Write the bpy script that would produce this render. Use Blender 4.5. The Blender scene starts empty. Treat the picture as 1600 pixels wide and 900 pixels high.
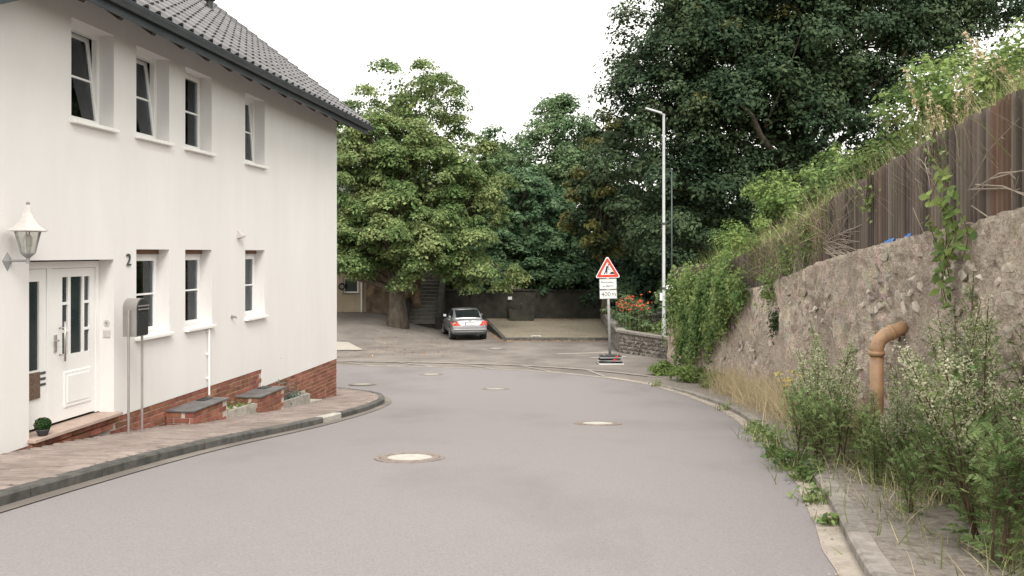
import bpy, bmesh, math, random
import numpy as np
from mathutils import Vector, Matrix, Euler, noise as mnoise

# ------------------------------------------------------------------ camera, sky, sun, exposure
SC = bpy.context.scene
COL = SC.collection
R = math.radians
CAMZ = 1.65
cam_d = bpy.data.cameras.new('camera')
cam_d.sensor_width = 36.0
cam_d.lens = 36.0 * 1340 / 1600
cam_d.shift_y = -55 / 1600
cam_d.clip_end = 3000
cam = bpy.data.objects.new('camera', cam_d)
COL.objects.link(cam)
cam.location = (0, 0, CAMZ)
cam.rotation_euler = (R(90), 0, 0)
SC.camera = cam

SUN_EL, SUN_AZ = R(48), R(165)       # azimuth clockwise from +Y
world = bpy.data.worlds.new('World')
SC.world = world
world.use_nodes = True
wn = world.node_tree.nodes; wl = world.node_tree.links
wn.clear()
wo = wn.new('ShaderNodeOutputWorld'); bg = wn.new('ShaderNodeBackground')
sky = wn.new('ShaderNodeTexSky'); sky.sky_type = 'NISHITA'; sky.sun_disc = False
sky.sun_elevation = SUN_EL; sky.sun_rotation = SUN_AZ
sky.air_density = 1.0; sky.dust_density = 3.0
tc = wn.new('ShaderNodeTexCoord'); mp = wn.new('ShaderNodeMapping'); mp.inputs['Scale'].default_value = (1.4, 1.4, 4.5)
nz = wn.new('ShaderNodeTexNoise'); nz.inputs['Scale'].default_value = 1.6; nz.inputs['Detail'].default_value = 5
cr = wn.new('ShaderNodeValToRGB')
cr.color_ramp.elements[0].position = .3; cr.color_ramp.elements[0].color = (6.9, 6.75, 6.2, 1)
cr.color_ramp.elements[1].position = .7; cr.color_ramp.elements[1].color = (7.7, 7.5, 6.85, 1)
mx = wn.new('ShaderNodeMix'); mx.data_type = 'RGBA'; mx.inputs[0].default_value = .9
wl.new(tc.outputs['Generated'], mp.inputs['Vector']); wl.new(mp.outputs[0], nz.inputs['Vector'])
wl.new(nz.outputs[0], cr.inputs[0]); wl.new(sky.outputs[0], mx.inputs[6]); wl.new(cr.outputs[0], mx.inputs[7])
wl.new(mx.outputs[2], bg.inputs['Color']); bg.inputs['Strength'].default_value = .1
wl.new(bg.outputs[0], wo.inputs['Surface'])

sun_d = bpy.data.lights.new('sun', 'SUN'); sun_d.energy = 1.5; sun_d.angle = R(35); sun_d.color = (1, .96, .9)
sun = bpy.data.objects.new('sun', sun_d); COL.objects.link(sun)
sun.rotation_euler = Euler((math.pi / 2 - SUN_EL, 0, math.pi - SUN_AZ), 'XYZ')
SC.view_settings.view_transform = 'Standard'; SC.view_settings.look = 'None'
SC.view_settings.gamma = 1; SC.view_settings.exposure = 1.42
SC.cycles.max_bounces = 8; SC.cycles.transparent_max_bounces = 12
rng = np.random.default_rng(7); random.seed(7)

# ------------------------------------------------------------------ helpers
def smooth(a, b, x):
    t = min(1.0, max(0.0, (x - a) / (b - a))); return t * t * (3 - 2 * t)

def pchip(pts):
    xs = [p[0] for p in pts]; ys = [p[1] for p in pts]; n = len(xs)
    h = [xs[i + 1] - xs[i] for i in range(n - 1)]; d = [(ys[i + 1] - ys[i]) / h[i] for i in range(n - 1)]
    m = [d[0]] + [0 if d[i - 1] * d[i] <= 0 else 2 * d[i - 1] * d[i] / (d[i - 1] + d[i]) for i in range(1, n - 1)] + [d[-1]]
    def f(x):
        if x <= xs[0]: return ys[0] + m[0] * (x - xs[0])
        if x >= xs[-1]: return ys[-1] + m[-1] * (x - xs[-1])
        i = 0
        while x > xs[i + 1]: i += 1
        t = (x - xs[i]) / h[i]; t2 = t * t; t3 = t2 * t
        return (2*t3-3*t2+1)*ys[i] + (t3-2*t2+t)*h[i]*m[i] + (-2*t3+3*t2)*ys[i+1] + (t3-t2)*h[i]*m[i+1]
    return f

def tag(o, label=None, cat=None, group=None, kind=None):
    if label: o['label'] = label
    if cat: o['category'] = cat
    if group: o['group'] = group
    if kind: o['kind'] = kind
    return o

def thing(name, loc, rz=0, label=None, cat=None, group=None, rot=None):
    o = bpy.data.objects.new(name, None); COL.objects.link(o)
    o.empty_display_size = .2
    o.location = loc; o.rotation_euler = rot if rot else (0, 0, rz)
    return tag(o, label, cat, group)

def link_mesh(name, me, mat, parent=None, smooth_=False):
    o = bpy.data.objects.new(name, me); COL.objects.link(o)
    if mat and not me.materials: me.materials.append(mat)
    if parent: o.parent = parent
    if smooth_: me.polygons.foreach_set('use_smooth', [True] * len(me.polygons))
    return o

def copy_tree(o, parent=None):
    c = o.copy(); COL.objects.link(c); c.parent = parent
    for ch in o.children: copy_tree(ch, c)
    return c

class MB:
    """collects primitives of one mesh"""
    def __init__(s): s.v = []; s.f = []
    def add(s, vs, fs):
        k = len(s.v); s.v += [tuple(v) for v in vs]; s.f += [tuple(i + k for i in f) for f in fs]; return s
    def box(s, x0, x1, y0, y1, z0, z1, ch=0):
        if x0 > x1: x0, x1 = x1, x0
        if y0 > y1: y0, y1 = y1, y0
        if z0 > z1: z0, z1 = z1, z0
        if ch <= 0:
            return s.add([(x0,y0,z0),(x1,y0,z0),(x1,y1,z0),(x0,y1,z0),(x0,y0,z1),(x1,y0,z1),(x1,y1,z1),(x0,y1,z1)],
                         [(3,2,1,0),(4,5,6,7),(0,1,5,4),(1,2,6,5),(2,3,7,6),(3,0,4,7)])
        bm = bmesh.new(); bmesh.ops.create_cube(bm, size=1)
        for v in bm.verts: v.co = ((x0+x1)/2+v.co.x*(x1-x0), (y0+y1)/2+v.co.y*(y1-y0), (z0+z1)/2+v.co.z*(z1-z0))
        bmesh.ops.bevel(bm, geom=list(bm.edges), offset=ch, segments=1, affect='EDGES', profile=.5)
        bm.verts.index_update()
        s.add([v.co[:] for v in bm.verts], [[v.index for v in f.verts] for f in bm.faces]); bm.free(); return s
    def quad(s, a, b, c, d): return s.add([a, b, c, d], [(0, 1, 2, 3)])
    def tube(s, pts, rad, seg=8, caps=True):
        pts = [Vector(p) for p in pts]; n = len(pts)
        rads = rad if isinstance(rad, (list, tuple)) else [rad] * n
        vs = []; prev = None
        for i, p in enumerate(pts):
            t = (pts[min(i+1, n-1)] - pts[max(i-1, 0)]).normalized()
            a = prev if prev is not None else (Vector((0,0,1)) if abs(t.z) < .9 else Vector((1,0,0)))
            a = (a - t * a.dot(t)); a = a.normalized() if a.length > 1e-6 else t.orthogonal().normalized()
            prev = a; b = t.cross(a)
            for k in range(seg):
                an = 2*math.pi*k/seg; vs.append(p + (a*math.cos(an) + b*math.sin(an)) * rads[i])
        fs = [(i*seg+k, i*seg+(k+1) % seg, (i+1)*seg+(k+1) % seg, (i+1)*seg+k) for i in range(n-1) for k in range(seg)]
        if caps: fs += [tuple(reversed(range(seg))), tuple(range((n-1)*seg, n*seg))]
        return s.add(vs, fs)
    def lathe(s, prof, seg=16, c=(0,0,0)):
        vs = []; n = len(prof)
        for r, z in prof:
            for k in range(seg):
                a = 2*math.pi*k/seg; vs.append((c[0]+r*math.cos(a), c[1]+r*math.sin(a), c[2]+z))
        fs = [(i*seg+k, i*seg+(k+1) % seg, (i+1)*seg+(k+1) % seg, (i+1)*seg+k) for i in range(n-1) for k in range(seg)]
        fs += [tuple(reversed(range(seg))), tuple(range((n-1)*seg, n*seg))]
        return s.add(vs, fs)
    def prism(s, poly, axis, a0, a1):
        """extrude a 2-D polygon along axis 0/1/2"""
        n = len(poly); vs = []
        for a in (a0, a1):
            for p in poly:
                q = list(p); q.insert(axis, a); vs.append(q)
        return s.add(vs, [tuple(reversed(range(n))), tuple(range(n, 2*n))] + [(i, (i+1) % n, n+(i+1) % n, n+i) for i in range(n)])
    def mesh(s, name):
        me = bpy.data.meshes.new(name); me.from_pydata(s.v, [], s.f); me.update()
        bm = bmesh.new(); bm.from_mesh(me); bmesh.ops.recalc_face_normals(bm, faces=bm.faces); bm.to_mesh(me); bm.free()
        return me
    def build(s, name, mat, parent=None, smooth_=False, auto=None):
        me = s.mesh(name); o = link_mesh(name, me, mat, parent, smooth_)
        return o

def grid_mesh(name, rows, mat, parent=None, smooth_=True):
    """rows: list of equal-length lists of points"""
    n = len(rows); m = len(rows[0])
    vs = [tuple(p) for r in rows for p in r]
    fs = [(i*m+j, i*m+j+1, (i+1)*m+j+1, (i+1)*m+j) for i in range(n-1) for j in range(m-1)]
    me = bpy.data.meshes.new(name); me.from_pydata(vs, [], fs); me.update()
    if me.polygons and sum(p.normal.z for p in me.polygons[:50]) < 0: me.flip_normals()
    return link_mesh(name, me, mat, parent, smooth_)

def inst(name, tv, tf, pos, rot, scl, mat, parent=None, smooth_=False):
    """n copies of a small template baked into one mesh (leaves of one plant); tf: equal-sized faces"""
    tv = np.asarray(tv, float); tf = np.asarray(tf, int); n = len(pos); k = len(tv); m = len(tf); q = tf.shape[1]
    scl = np.asarray(scl, float)
    if scl.ndim == 1: scl = np.repeat(scl[:, None], 3, 1)
    v = np.einsum('nij,nkj->nki', rot, tv[None] * scl[:, None, :]) + np.asarray(pos)[:, None, :]
    f = (tf[None] + (np.arange(n) * k)[:, None, None]).reshape(-1)
    me = bpy.data.meshes.new(name)
    me.vertices.add(n*k); me.vertices.foreach_set('co', v.reshape(-1).astype(np.float32))
    me.loops.add(len(f)); me.loops.foreach_set('vertex_index', f.astype(np.int32))
    me.polygons.add(n*m); me.polygons.foreach_set('loop_start', (np.arange(n*m)*q).astype(np.int32))
    me.update(calc_edges=True); me.validate()
    o = link_mesh(name, me, mat, parent, smooth_)
    if name in ('seed_heads', 'petals', 'blades', 'flower_spikes'): o['kind'] = 'stuff'
    return o

def basis(normal, rg, spin=None):
    """rotation matrices with local z on normal, random spin about it"""
    nrm = normal / (np.linalg.norm(normal, axis=1, keepdims=True) + 1e-9)
    ref = rg.normal(size=nrm.shape); t = ref - nrm * np.sum(ref*nrm, 1, keepdims=True)
    t /= np.linalg.norm(t, axis=1, keepdims=True) + 1e-9
    b = np.cross(nrm, t)
    return np.stack([t, b, nrm], axis=2)

def aim(direction, up, rg=None):
    """rotation matrices with local y along direction, local z near up"""
    y = direction / (np.linalg.norm(direction, axis=1, keepdims=True) + 1e-9)
    x = np.cross(y, up); x /= np.linalg.norm(x, axis=1, keepdims=True) + 1e-9
    z = np.cross(x, y)
    return np.stack([x, y, z], axis=2)

def text_mesh(txt, size, thick=.002, align='CENTER'):
    cu = bpy.data.curves.new('lettering', 'FONT'); cu.body = txt; cu.size = size; cu.extrude = thick
    cu.align_x = align; cu.align_y = 'CENTER'; cu.resolution_u = 3
    o = bpy.data.objects.new('lettering', cu); COL.objects.link(o)
    bpy.context.view_layer.update()
    me = bpy.data.meshes.new_from_object(o.evaluated_get(bpy.context.evaluated_depsgraph_get()))
    bpy.data.objects.remove(o); bpy.data.curves.remove(cu)
    me.materials.clear()
    return me

# ------------------------------------------------------------------ materials
def pm(name, c1, c2=None, scale=4, rough=.85, bump=0, bscale=80, metal=0, spec=.4, rnd=0, detail=6, stretch=(1,1,1),
       c3=None, s3=30, m3=.5, island=0, trans=0, lo=.35, hi=.65, bdist=.01, coat=0):
    m = bpy.data.materials.new(name); m.use_nodes = True
    N = m.node_tree.nodes; L = m.node_tree.links
    b = N['Principled BSDF']; b.inputs['Roughness'].default_value = rough; b.inputs['Metallic'].default_value = metal
    b.inputs['Specular IOR Level'].default_value = spec
    if coat: b.inputs['Coat Weight'].default_value = coat; b.inputs['Coat Roughness'].default_value = .08
    g = N.new('ShaderNodeNewGeometry'); mpn = N.new('ShaderNodeMapping'); mpn.inputs['Scale'].default_value = stretch
    L.new(g.outputs['Position'], mpn.inputs['Vector'])
    col = None
    def rampnoise(sc, a, c, l, h, det):
        nn = N.new('ShaderNodeTexNoise'); nn.inputs['Scale'].default_value = sc; nn.inputs['Detail'].default_value = det
        nn.inputs['Roughness'].default_value = .62
        L.new(mpn.outputs[0], nn.inputs['Vector'])
        r = N.new('ShaderNodeValToRGB'); r.color_ramp.elements[0].position = l; r.color_ramp.elements[1].position = h
        r.color_ramp.elements[0].color = (*a, 1); r.color_ramp.elements[1].color = (*c, 1)
        L.new(nn.outputs[0], r.inputs[0]); return r.outputs[0]
    if c2 is None: c2 = tuple(min(1, x*1.12) for x in c1)
    col = rampnoise(scale, c1, c2, lo, hi, detail)
    if c3 is not None:
        f = rampnoise(s3, (0,0,0), (1,1,1), .5, .72, 5)
        mu = N.new('ShaderNodeMath'); mu.operation = 'MULTIPLY'; mu.inputs[1].default_value = m3; L.new(f, mu.inputs[0])
        mixn = N.new('ShaderNodeMix'); mixn.data_type = 'RGBA'; mixn.inputs[7].default_value = (*c3, 1)
        L.new(mu.outputs[0], mixn.inputs[0]); L.new(col, mixn.inputs[6]); col = mixn.outputs[2]
    if rnd or island:
        h = N.new('ShaderNodeHueSaturation')
        if rnd: src = N.new('ShaderNodeObjectInfo').outputs['Random']; amt = rnd
        else: src = g.outputs['Random Per Island']; amt = island
        mr = N.new('ShaderNodeMapRange'); mr.inputs[3].default_value = 1-amt; mr.inputs[4].default_value = 1+amt
        L.new(src, mr.inputs[0]); L.new(mr.outputs[0], h.inputs['Value'])
        mh = N.new('ShaderNodeMapRange'); mh.inputs[3].default_value = .5-amt*.05; mh.inputs[4].default_value = .5+amt*.05
        fr = N.new('ShaderNodeMath'); fr.operation = 'FRACT'; mm = N.new('ShaderNodeMath'); mm.operation = 'MULTIPLY'; mm.inputs[1].default_value = 17.3
        L.new(src, mm.inputs[0]); L.new(mm.outputs[0], fr.inputs[0]); L.new(fr.outputs[0], mh.inputs[0]); L.new(mh.outputs[0], h.inputs['Hue'])
        L.new(col, h.inputs['Color']); col = h.outputs[0]
    L.new(col, b.inputs['Base Color'])
    if bump:
        nb = N.new('ShaderNodeTexNoise'); nb.inputs['Scale'].default_value = bscale; nb.inputs['Detail'].default_value = 5
        L.new(mpn.outputs[0], nb.inputs['Vector'])
        bn = N.new('ShaderNodeBump'); bn.inputs['Strength'].default_value = bump; bn.inputs['Distance'].default_value = bdist
        L.new(nb.outputs[0], bn.inputs['Height']); L.new(bn.outputs[0], b.inputs['Normal'])
    if trans:
        t = N.new('ShaderNodeBsdfTranslucent'); ms = N.new('ShaderNodeMixShader'); ms.inputs[0].default_value = trans
        L.new(col, t.inputs[0]); L.new(b.outputs[0], ms.inputs[1]); L.new(t.outputs[0], ms.inputs[2])
        L.new(ms.outputs[0], N['Material Output'].inputs['Surface'])
    return m

def glass_mat(name, tint=(.75, .8, .8), refl=1.5):
    m = bpy.data.materials.new(name); m.use_nodes = True; N = m.node_tree.nodes; L = m.node_tree.links
    N.remove(N['Principled BSDF'])
    t = N.new('ShaderNodeBsdfTransparent'); t.inputs[0].default_value = (*tint, 1)
    gl = N.new('ShaderNodeBsdfGlossy'); gl.inputs['Roughness'].default_value = .02; gl.inputs[0].default_value = (.9, .95, 1, 1)
    f = N.new('ShaderNodeFresnel'); f.inputs[0].default_value = refl
    ms = N.new('ShaderNodeMixShader'); L.new(f.outputs[0], ms.inputs[0]); L.new(t.outputs[0], ms.inputs[1]); L.new(gl.outputs[0], ms.inputs[2])
    L.new(ms.outputs[0], N['Material Output'].inputs['Surface']); return m

M = {}
M['asphalt'] = pm('asphalt', (.195,.176,.179), (.25,.228,.231), 65, .7, .5, 220, c3=(.16,.144,.144), s3=.38, m3=.75, bdist=.005, stretch=(1,.6,1))
M['old_asphalt'] = pm('old_asphalt', (.15,.13,.118), (.225,.20,.178), .7, .92, .5, 150, c3=(.10,.085,.075), s3=.45, m3=.7, bdist=.006)
M['soil'] = pm('soil', (.09,.07,.05), (.16,.13,.095), 2, .95, .6, 40, bdist=.02)
M['grass_soil'] = pm('grass_soil', (.05,.06,.025), (.12,.11,.05), 1.5, .95, .6, 30, bdist=.03)
M['gravel'] = pm('cobbles_tan', (.17,.145,.105), (.28,.245,.185), 9, .92, .9, 14, c3=(.12,.10,.07), s3=.8, m3=.5, bdist=.03)
M['concrete'] = pm('concrete', (.30,.28,.25), (.42,.39,.35), 5, .9, .4, 120, c3=(.17,.15,.13), s3=8, m3=.5, rnd=.12)
M['pale_concrete'] = pm('pale_concrete', (.34,.31,.275), (.45,.41,.365), 3, .9, .3, 100, c3=(.22,.19,.165), s3=3, m3=.8)
M['sett'] = pm('worn_setts', (.22,.197,.175), (.34,.307,.275), 4, .92, .4, 80, c3=(.17,.15,.135), s3=2, m3=.9)
M['kerb_dark'] = pm('kerb_basalt', (.055,.055,.052), (.11,.105,.098), 7, .85, .5, 90, c3=(.17,.155,.135), s3=4, m3=.45, rnd=.2)
M['kerb_light'] = pm('kerb_pale', (.38,.36,.32), (.48,.46,.42), 7, .85, .5, 90)
M['kerb_grey'] = pm('kerb_grey', (.20,.18,.16), (.30,.275,.25), 6, .9, .6, 70, c3=(.10,.09,.075), s3=7, m3=.7, rnd=.15)
M['sand'] = pm('gutter_sand', (.29,.25,.215), (.42,.37,.32), 9, .95, .8, 60, c3=(.17,.135,.105), s3=4.5, m3=.85)
M['paver'] = pm('paver_pink', (.205,.165,.147), (.295,.243,.22), 1.2, .9, .35, 130, c3=(.14,.11,.09), s3=5, m3=.55, rnd=.17)
M['paver_stuff'] = pm('paver_pink_far', (.205,.165,.147), (.295,.243,.22), 1.2, .9, .35, 130, c3=(.14,.11,.09), s3=5, m3=.55, island=.17)
M['joint'] = pm('joint_sand', (.12,.098,.085), (.18,.15,.132), 8, .95)
M['plaster'] = pm('white_plaster', (.71,.69,.68), (.75,.73,.72), 1.3, .92, .5, 110, c3=(.665,.64,.625), s3=2.2, m3=.22, bdist=.006, stretch=(1,1,.22))
M['plaster_reveal'] = M['plaster']
M['brick'] = pm('brick_red', (.19,.07,.045), (.30,.125,.082), 8, .88, .5, 90, c3=(.12,.05,.04), s3=10, m3=.5, rnd=.3)
M['brick_wall'] = pm('brick_red_wall', (.20,.07,.04), (.30,.11,.07), 8, .9, .4, 60)
M['mortar'] = pm('mortar', (.42,.37,.32), (.52,.47,.41), 12, .95, .4, 90)
M['slate'] = pm('slate_cover', (.09,.085,.085), (.16,.15,.15), 4, .55, .2, 60, spec=.5)
M['pvc'] = pm('white_pvc', (.80,.79,.78), (.83,.82,.81), 3, .35, spec=.5)
M['sillmetal'] = pm('white_sill', (.78,.77,.74), (.82,.81,.78), 3, .5)
M['glass'] = glass_mat('window_glass', (.5,.56,.6), 1.8)
M['old_mortar'] = pm('old_mortar', (.11,.098,.085), (.17,.15,.13), 9, .95, .5, 60)
M['lamp_glass'] = glass_mat('lantern_glass', (.8,.8,.76), 1.45)
M['glass_light'] = glass_mat('window_glass_clear', (.86,.88,.88), 1.5)
M['curtain'] = pm('net_curtain', (.62,.61,.58), (.72,.71,.68), 30, .95, stretch=(1,6,.1))
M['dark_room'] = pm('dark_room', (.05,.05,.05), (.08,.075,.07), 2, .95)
M['shutter'] = pm('shutter_brown', (.17,.085,.055), (.22,.11,.07), 6, .6)
M['tile'] = pm('roof_tile', (.07,.067,.072), (.11,.106,.112), 5, .15, .08, 60, spec=.6, rnd=.18)
M['tile_stuff'] = pm('roof_tile_far', (.07,.067,.072), (.11,.106,.112), 5, .15, .08, 60, spec=.6, island=.18)
M['gutter'] = pm('gutter_zinc', (.055,.07,.08), (.085,.10,.11), 3, .5, spec=.5, metal=.3)
M['wood_dark'] = pm('rafter_wood', (.05,.035,.025), (.08,.055,.04), 4, .8, stretch=(1,1,8))
M['underlay'] = pm('roof_underlay', (.03,.03,.03), (.045,.045,.045), 4, .9)
M['steel'] = pm('brushed_steel', (.42,.40,.385), (.50,.48,.46), 6, .42, metal=.75, spec=.5)
M['black'] = pm('black_lacquer', (.018,.02,.021), (.026,.028,.03), 6, .45)
M['alu_white'] = pm('lantern_white', (.50,.47,.45), (.58,.55,.53), 6, .5)
M['alu_grey'] = pm('lantern_grey', (.22,.22,.22), (.28,.28,.28), 6, .5)
M['galv'] = pm('galvanised_steel', (.30,.305,.31), (.38,.385,.39), 9, .6, metal=.25, c3=(.25,.25,.26), s3=30, m3=.5)
M['sign_white'] = pm('sign_white', (.78,.77,.75), (.82,.81,.79), 4, .45)
M['sign_red'] = pm('sign_red', (.55,.035,.025), (.60,.05,.03), 4, .45)
M['sign_back'] = pm('sign_back', (.3,.3,.3), (.36,.36,.36), 4, .6)
M['rubber'] = pm('recycled_rubber', (.028,.028,.03), (.05,.05,.052), 9, .8, .3, 60)
M['pipe'] = pm('orange_brown_pipe', (.42,.25,.14), (.50,.31,.18), 5, .5, c3=(.24,.16,.11), s3=7, m3=.8, spec=.5)
M['fence'] = pm('fence_wood', (.085,.065,.053), (.15,.12,.10), 2.2, .85, .4, 50, rnd=.42, stretch=(1,1,.25), c3=(.18,.155,.135), s3=9, m3=.5)
M['fence_rust'] = pm('fence_wood_reddish', (.10,.058,.043), (.145,.085,.063), 2.2, .85, .4, 50, rnd=.2, stretch=(1,1,.25))
M['blue_tarp'] = pm('blue_sheet', (.03,.16,.52), (.05,.22,.62), 8, .5)
M['manhole_iron'] = pm('manhole_iron', (.19,.155,.135), (.28,.235,.21), 14, .7, .5, 60, metal=.15)
M['manhole_conc'] = pm('manhole_concrete', (.36,.345,.31), (.47,.455,.41), 9, .9, .3, 120)
M['manhole_far'] = pm('manhole_worn_concrete', (.27,.255,.24), (.34,.32,.30), 9, .9, .3, 120)
M['beige'] = pm('beige_render', (.36,.29,.21), (.44,.36,.27), 1.5, .92, .4, 60, c3=(.24,.19,.13), s3=3, m3=.5)
M['dark_stone'] = pm('dark_wall_stone', (.028,.027,.023), (.06,.054,.045), 2.5, .95, .7, 18, c3=(.05,.06,.035), s3=1.5, m3=.5, bdist=.03)
M['step'] = pm('stone_step', (.13,.125,.115), (.20,.19,.17), 4, .9, .4, 50, rnd=.1)
M['bark'] = pm('bark', (.075,.058,.045), (.15,.125,.10), 6, .95, .9, 14, stretch=(1,1,.3), bdist=.04)
M['stalk_dark'] = pm('stalk_brown', (.06,.035,.022), (.11,.075,.045), 9, .8)
M['straw'] = pm('straw', (.44,.36,.22), (.58,.49,.33), 3, .85, island=.25, trans=.25)
M['twig'] = pm('dry_twig', (.30,.25,.20), (.42,.36,.30), 6, .9)
M['grass'] = pm('grass_green', (.12,.16,.045), (.21,.25,.08), 1.1, .7, island=.35, trans=.35)
def leafmat(n, a, b, sc=.8, isl=.35, tr=.3, rough=.65): return pm(n, a, b, sc, rough, island=isl, trans=tr, spec=.12, lo=.4, hi=.6)
M['leaf_linden'] = leafmat('leaf_linden', (.11,.175,.062), (.245,.30,.125), .55, .5, .35)
M['leaf_deep'] = leafmat('leaf_deep_green', (.055,.11,.055), (.12,.19,.095), .7, .35, .2)
M['leaf_ash'] = leafmat('leaf_ash', (.095,.16,.075), (.17,.24,.12), .6, .35, .3)
M['leaf_oak'] = leafmat('leaf_oak', (.03,.056,.03), (.072,.104,.052), .5, .3, .2)
M['leaf_yellowing'] = leafmat('leaf_yellowing', (.11,.12,.04), (.19,.18,.065), .7, .4, .22)
M['leaf_hedge'] = leafmat('leaf_hedge', (.027,.058,.034), (.06,.10,.054), .8, .35, .15)
M['leaf_fresh'] = leafmat('leaf_fresh', (.125,.20,.06), (.22,.29,.095), 1.2, .35, .35)
M['leaf_ivy'] = leafmat('leaf_ivy', (.10,.17,.055), (.24,.31,.11), 1.3, .4, .3)
M['leaf_mug'] = leafmat('leaf_mugwort', (.145,.23,.085), (.29,.36,.155), 3, .35, .38, .6)
M['leaf_mug2'] = leafmat('flower_spike_mugwort', (.42,.43,.29), (.62,.60,.44), 4, .3, .35, .8)
M['leaf_blue'] = leafmat('leaf_blue_green', (.07,.12,.10), (.13,.19,.16), 3, .3, .2)
M['box'] = leafmat('leaf_box', (.02,.05,.015), (.05,.09,.03), 6, .3, .15)
M['petal_red'] = leafmat('petal_red', (.42,.06,.03), (.52,.11,.05), 6, .3, .2)
M['petal_yellow'] = leafmat('petal_yellow', (.65,.48,.04), (.75,.6,.1), 6, .2, .2)
M['dead_leaf'] = leafmat('fallen_leaf', (.25,.12,.045), (.45,.28,.14), 6, .4, .1)
M['silver'] = pm('silver_paint', (.36,.365,.385), (.38,.385,.405), 3, .3, metal=.6, coat=.7, spec=.5)
M['chrome'] = pm('chrome', (.6,.6,.6), (.65,.65,.65), 3, .15, metal=1)
M['car_glass'] = pm('car_glass', (.012,.016,.018), (.016,.02,.022), 3, .05, spec=.8)
M['tail'] = pm('tail_light', (.5,.025,.02), (.6,.05,.03), 20, .2, spec=.6, coat=.5)
M['tail_orange'] = pm('tail_light_amber', (.6,.12,.03), (.65,.16,.04), 20, .2, coat=.5)
M['tyre'] = pm('tyre', (.015,.015,.015), (.025,.025,.025), 20, .85)
M['plate'] = pm('plate_white', (.7,.7,.68), (.74,.74,.72), 5, .5)
M['plate_blue'] = pm('plate_blue', (.03,.06,.35), (.04,.07,.4), 5, .5)
M['mat_brown'] = pm('brown_mat', (.10,.065,.045), (.19,.13,.10), 40, .95)
M['terracotta'] = pm('pot_grey', (.05,.055,.06), (.08,.085,.09), 9, .7)
M['rose_slab'] = pm('threshold_slab', (.36,.27,.23), (.44,.34,.29), 7, .8)
M['paper'] = pm('white_paper', (.75,.74,.72), (.8,.79,.77), 8, .8)
# ------------------------------------------------------------------ terrain profile
G = pchip([(-60,4.0),(0,0),(5,-.35),(9.57,-.69),(14,-1.19),(17.5,-1.58),(21,-1.95),(24,-2.17),(28,-2.35),(32,-2.45),(42,-2.6),(60,-2.62),(900,-2.7)])
def GP(x, y):                                   # plaza: rises a little towards the stairs and the old house
    return G(y) + smooth(38, 49, y) * smooth(3.2, 8.0, -x) * .95
L_PTS = [(-6.2,-4),(-5.3,1),(-4.8,4),(-4.28,7.2),(-3.72,10.6),(-3.2,14.1),(-2.93,17),(-2.9,19),(-3.0,20.2),(-3.3,21.5),(-4.0,22.6),(-5.0,23.4),(-6.6,24.0),(-10,24.5),(-18,24.8)]
R_PTS = [(.6,-4),(1.2,0),(1.7,3),(2.2,5.4),(2.71,7.4),(3.2,9.8),(3.58,12),(4.14,15.4),(4.5,18.5),(4.6,20.6),(4.5,23),(3.9,25.7),(2.5,27.8),(0,29.6),(-4.6,30.8),(-10,31.2),(-18,31.2)]

def spline(pts, step=.25):
    """Catmull-Rom through 2-D points, resampled by arc length"""
    P = [Vector(p) for p in pts]; P = [P[0]*2-P[1]] + P + [P[-1]*2-P[-2]]
    out = []
    for i in range(1, len(P)-2):
        for k in range(24):
            t = k/24; a, b, c, d = P[i-1], P[i], P[i+1], P[i+2]
            out.append(.5*((2*b) + (c-a)*t + (2*a-5*b+4*c-d)*t*t + (3*b-a-3*c+d)*t**3))
    out.append(P[-2])
    res = [out[0]]; acc = 0
    for i in range(1, len(out)):
        seg = (out[i]-out[i-1]).length
        while acc + seg >= step:
            t = (step-acc)/seg; q = out[i-1].lerp(out[i], t); res.append(q); out[i-1] = q; seg = (out[i]-q).length; acc = 0
        acc += seg
    return res
def offset(pl, d):
    """shift a polyline sideways: + is to the left of travel"""
    o = []
    for i, p in enumerate(pl):
        t = (pl[min(i+1, len(pl)-1)] - pl[max(i-1, 0)]).normalized(); o.append(p + Vector((-t.y, t.x))*d)
    return o
LC = spline(L_PTS); RC = spline(R_PTS)

# ground sheet out to the horizon
xs = [-900,-300,-120,-60] + list(np.arange(-40, 61, 2.5)) + [90,160,400,900]
ys = [-900,-200,-60] + list(np.arange(-30, 72, 1.5)) + [90,150,400,900]
def ground_z(x, y):
    z = GP(x, y) - .12
    z += smooth(52, 66, y) * 1.6 * (1 if y < 200 else 1)
    if y < -60: z = G(-60) - .12
    return z
o = grid_mesh('ground', [[(x, y, ground_z(x, y)) for x in xs] for y in ys], M['grass_soil'])
tag(o, 'earthy ground reaching back under the trees beyond the square', 'ground', kind='structure')

# asphalt carriageway
def resample(pl, n):
    d = [0]
    for i in range(1, len(pl)): d.append(d[-1] + (pl[i]-pl[i-1]).length)
    out = []; j = 0
    for k in range(n):
        s = d[-1]*k/(n-1)
        while j < len(d)-2 and d[j+1] < s: j += 1
        t = 0 if d[j+1] == d[j] else (s-d[j])/(d[j+1]-d[j]); out.append(pl[j].lerp(pl[j+1], min(1, t)))
    return out
a = resample(offset(LC, -.15), 240); b = resample(offset(RC, .15), 240)
rows = []
for p, q in zip(a, b):
    rows.append([(p.lerp(q, t/12).x, p.lerp(q, t/12).y, G(p.lerp(q, t/12).y) + .02 + .035*math.sin(math.pi*t/12)) for t in range(13)])
tag(grid_mesh('road', rows, M['asphalt']), 'smooth grey asphalt road bending left around the house', 'road', kind='structure')

# square beyond the bend
rows = [[(x, y, GP(x, y)) for x in np.arange(-36, 7.6, 1.2)] for y in np.arange(20, 58, 1.0)]
tag(grid_mesh('plaza', rows, M['old_asphalt']), 'worn brown grey paved square beyond the bend', 'square', kind='structure')

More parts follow.
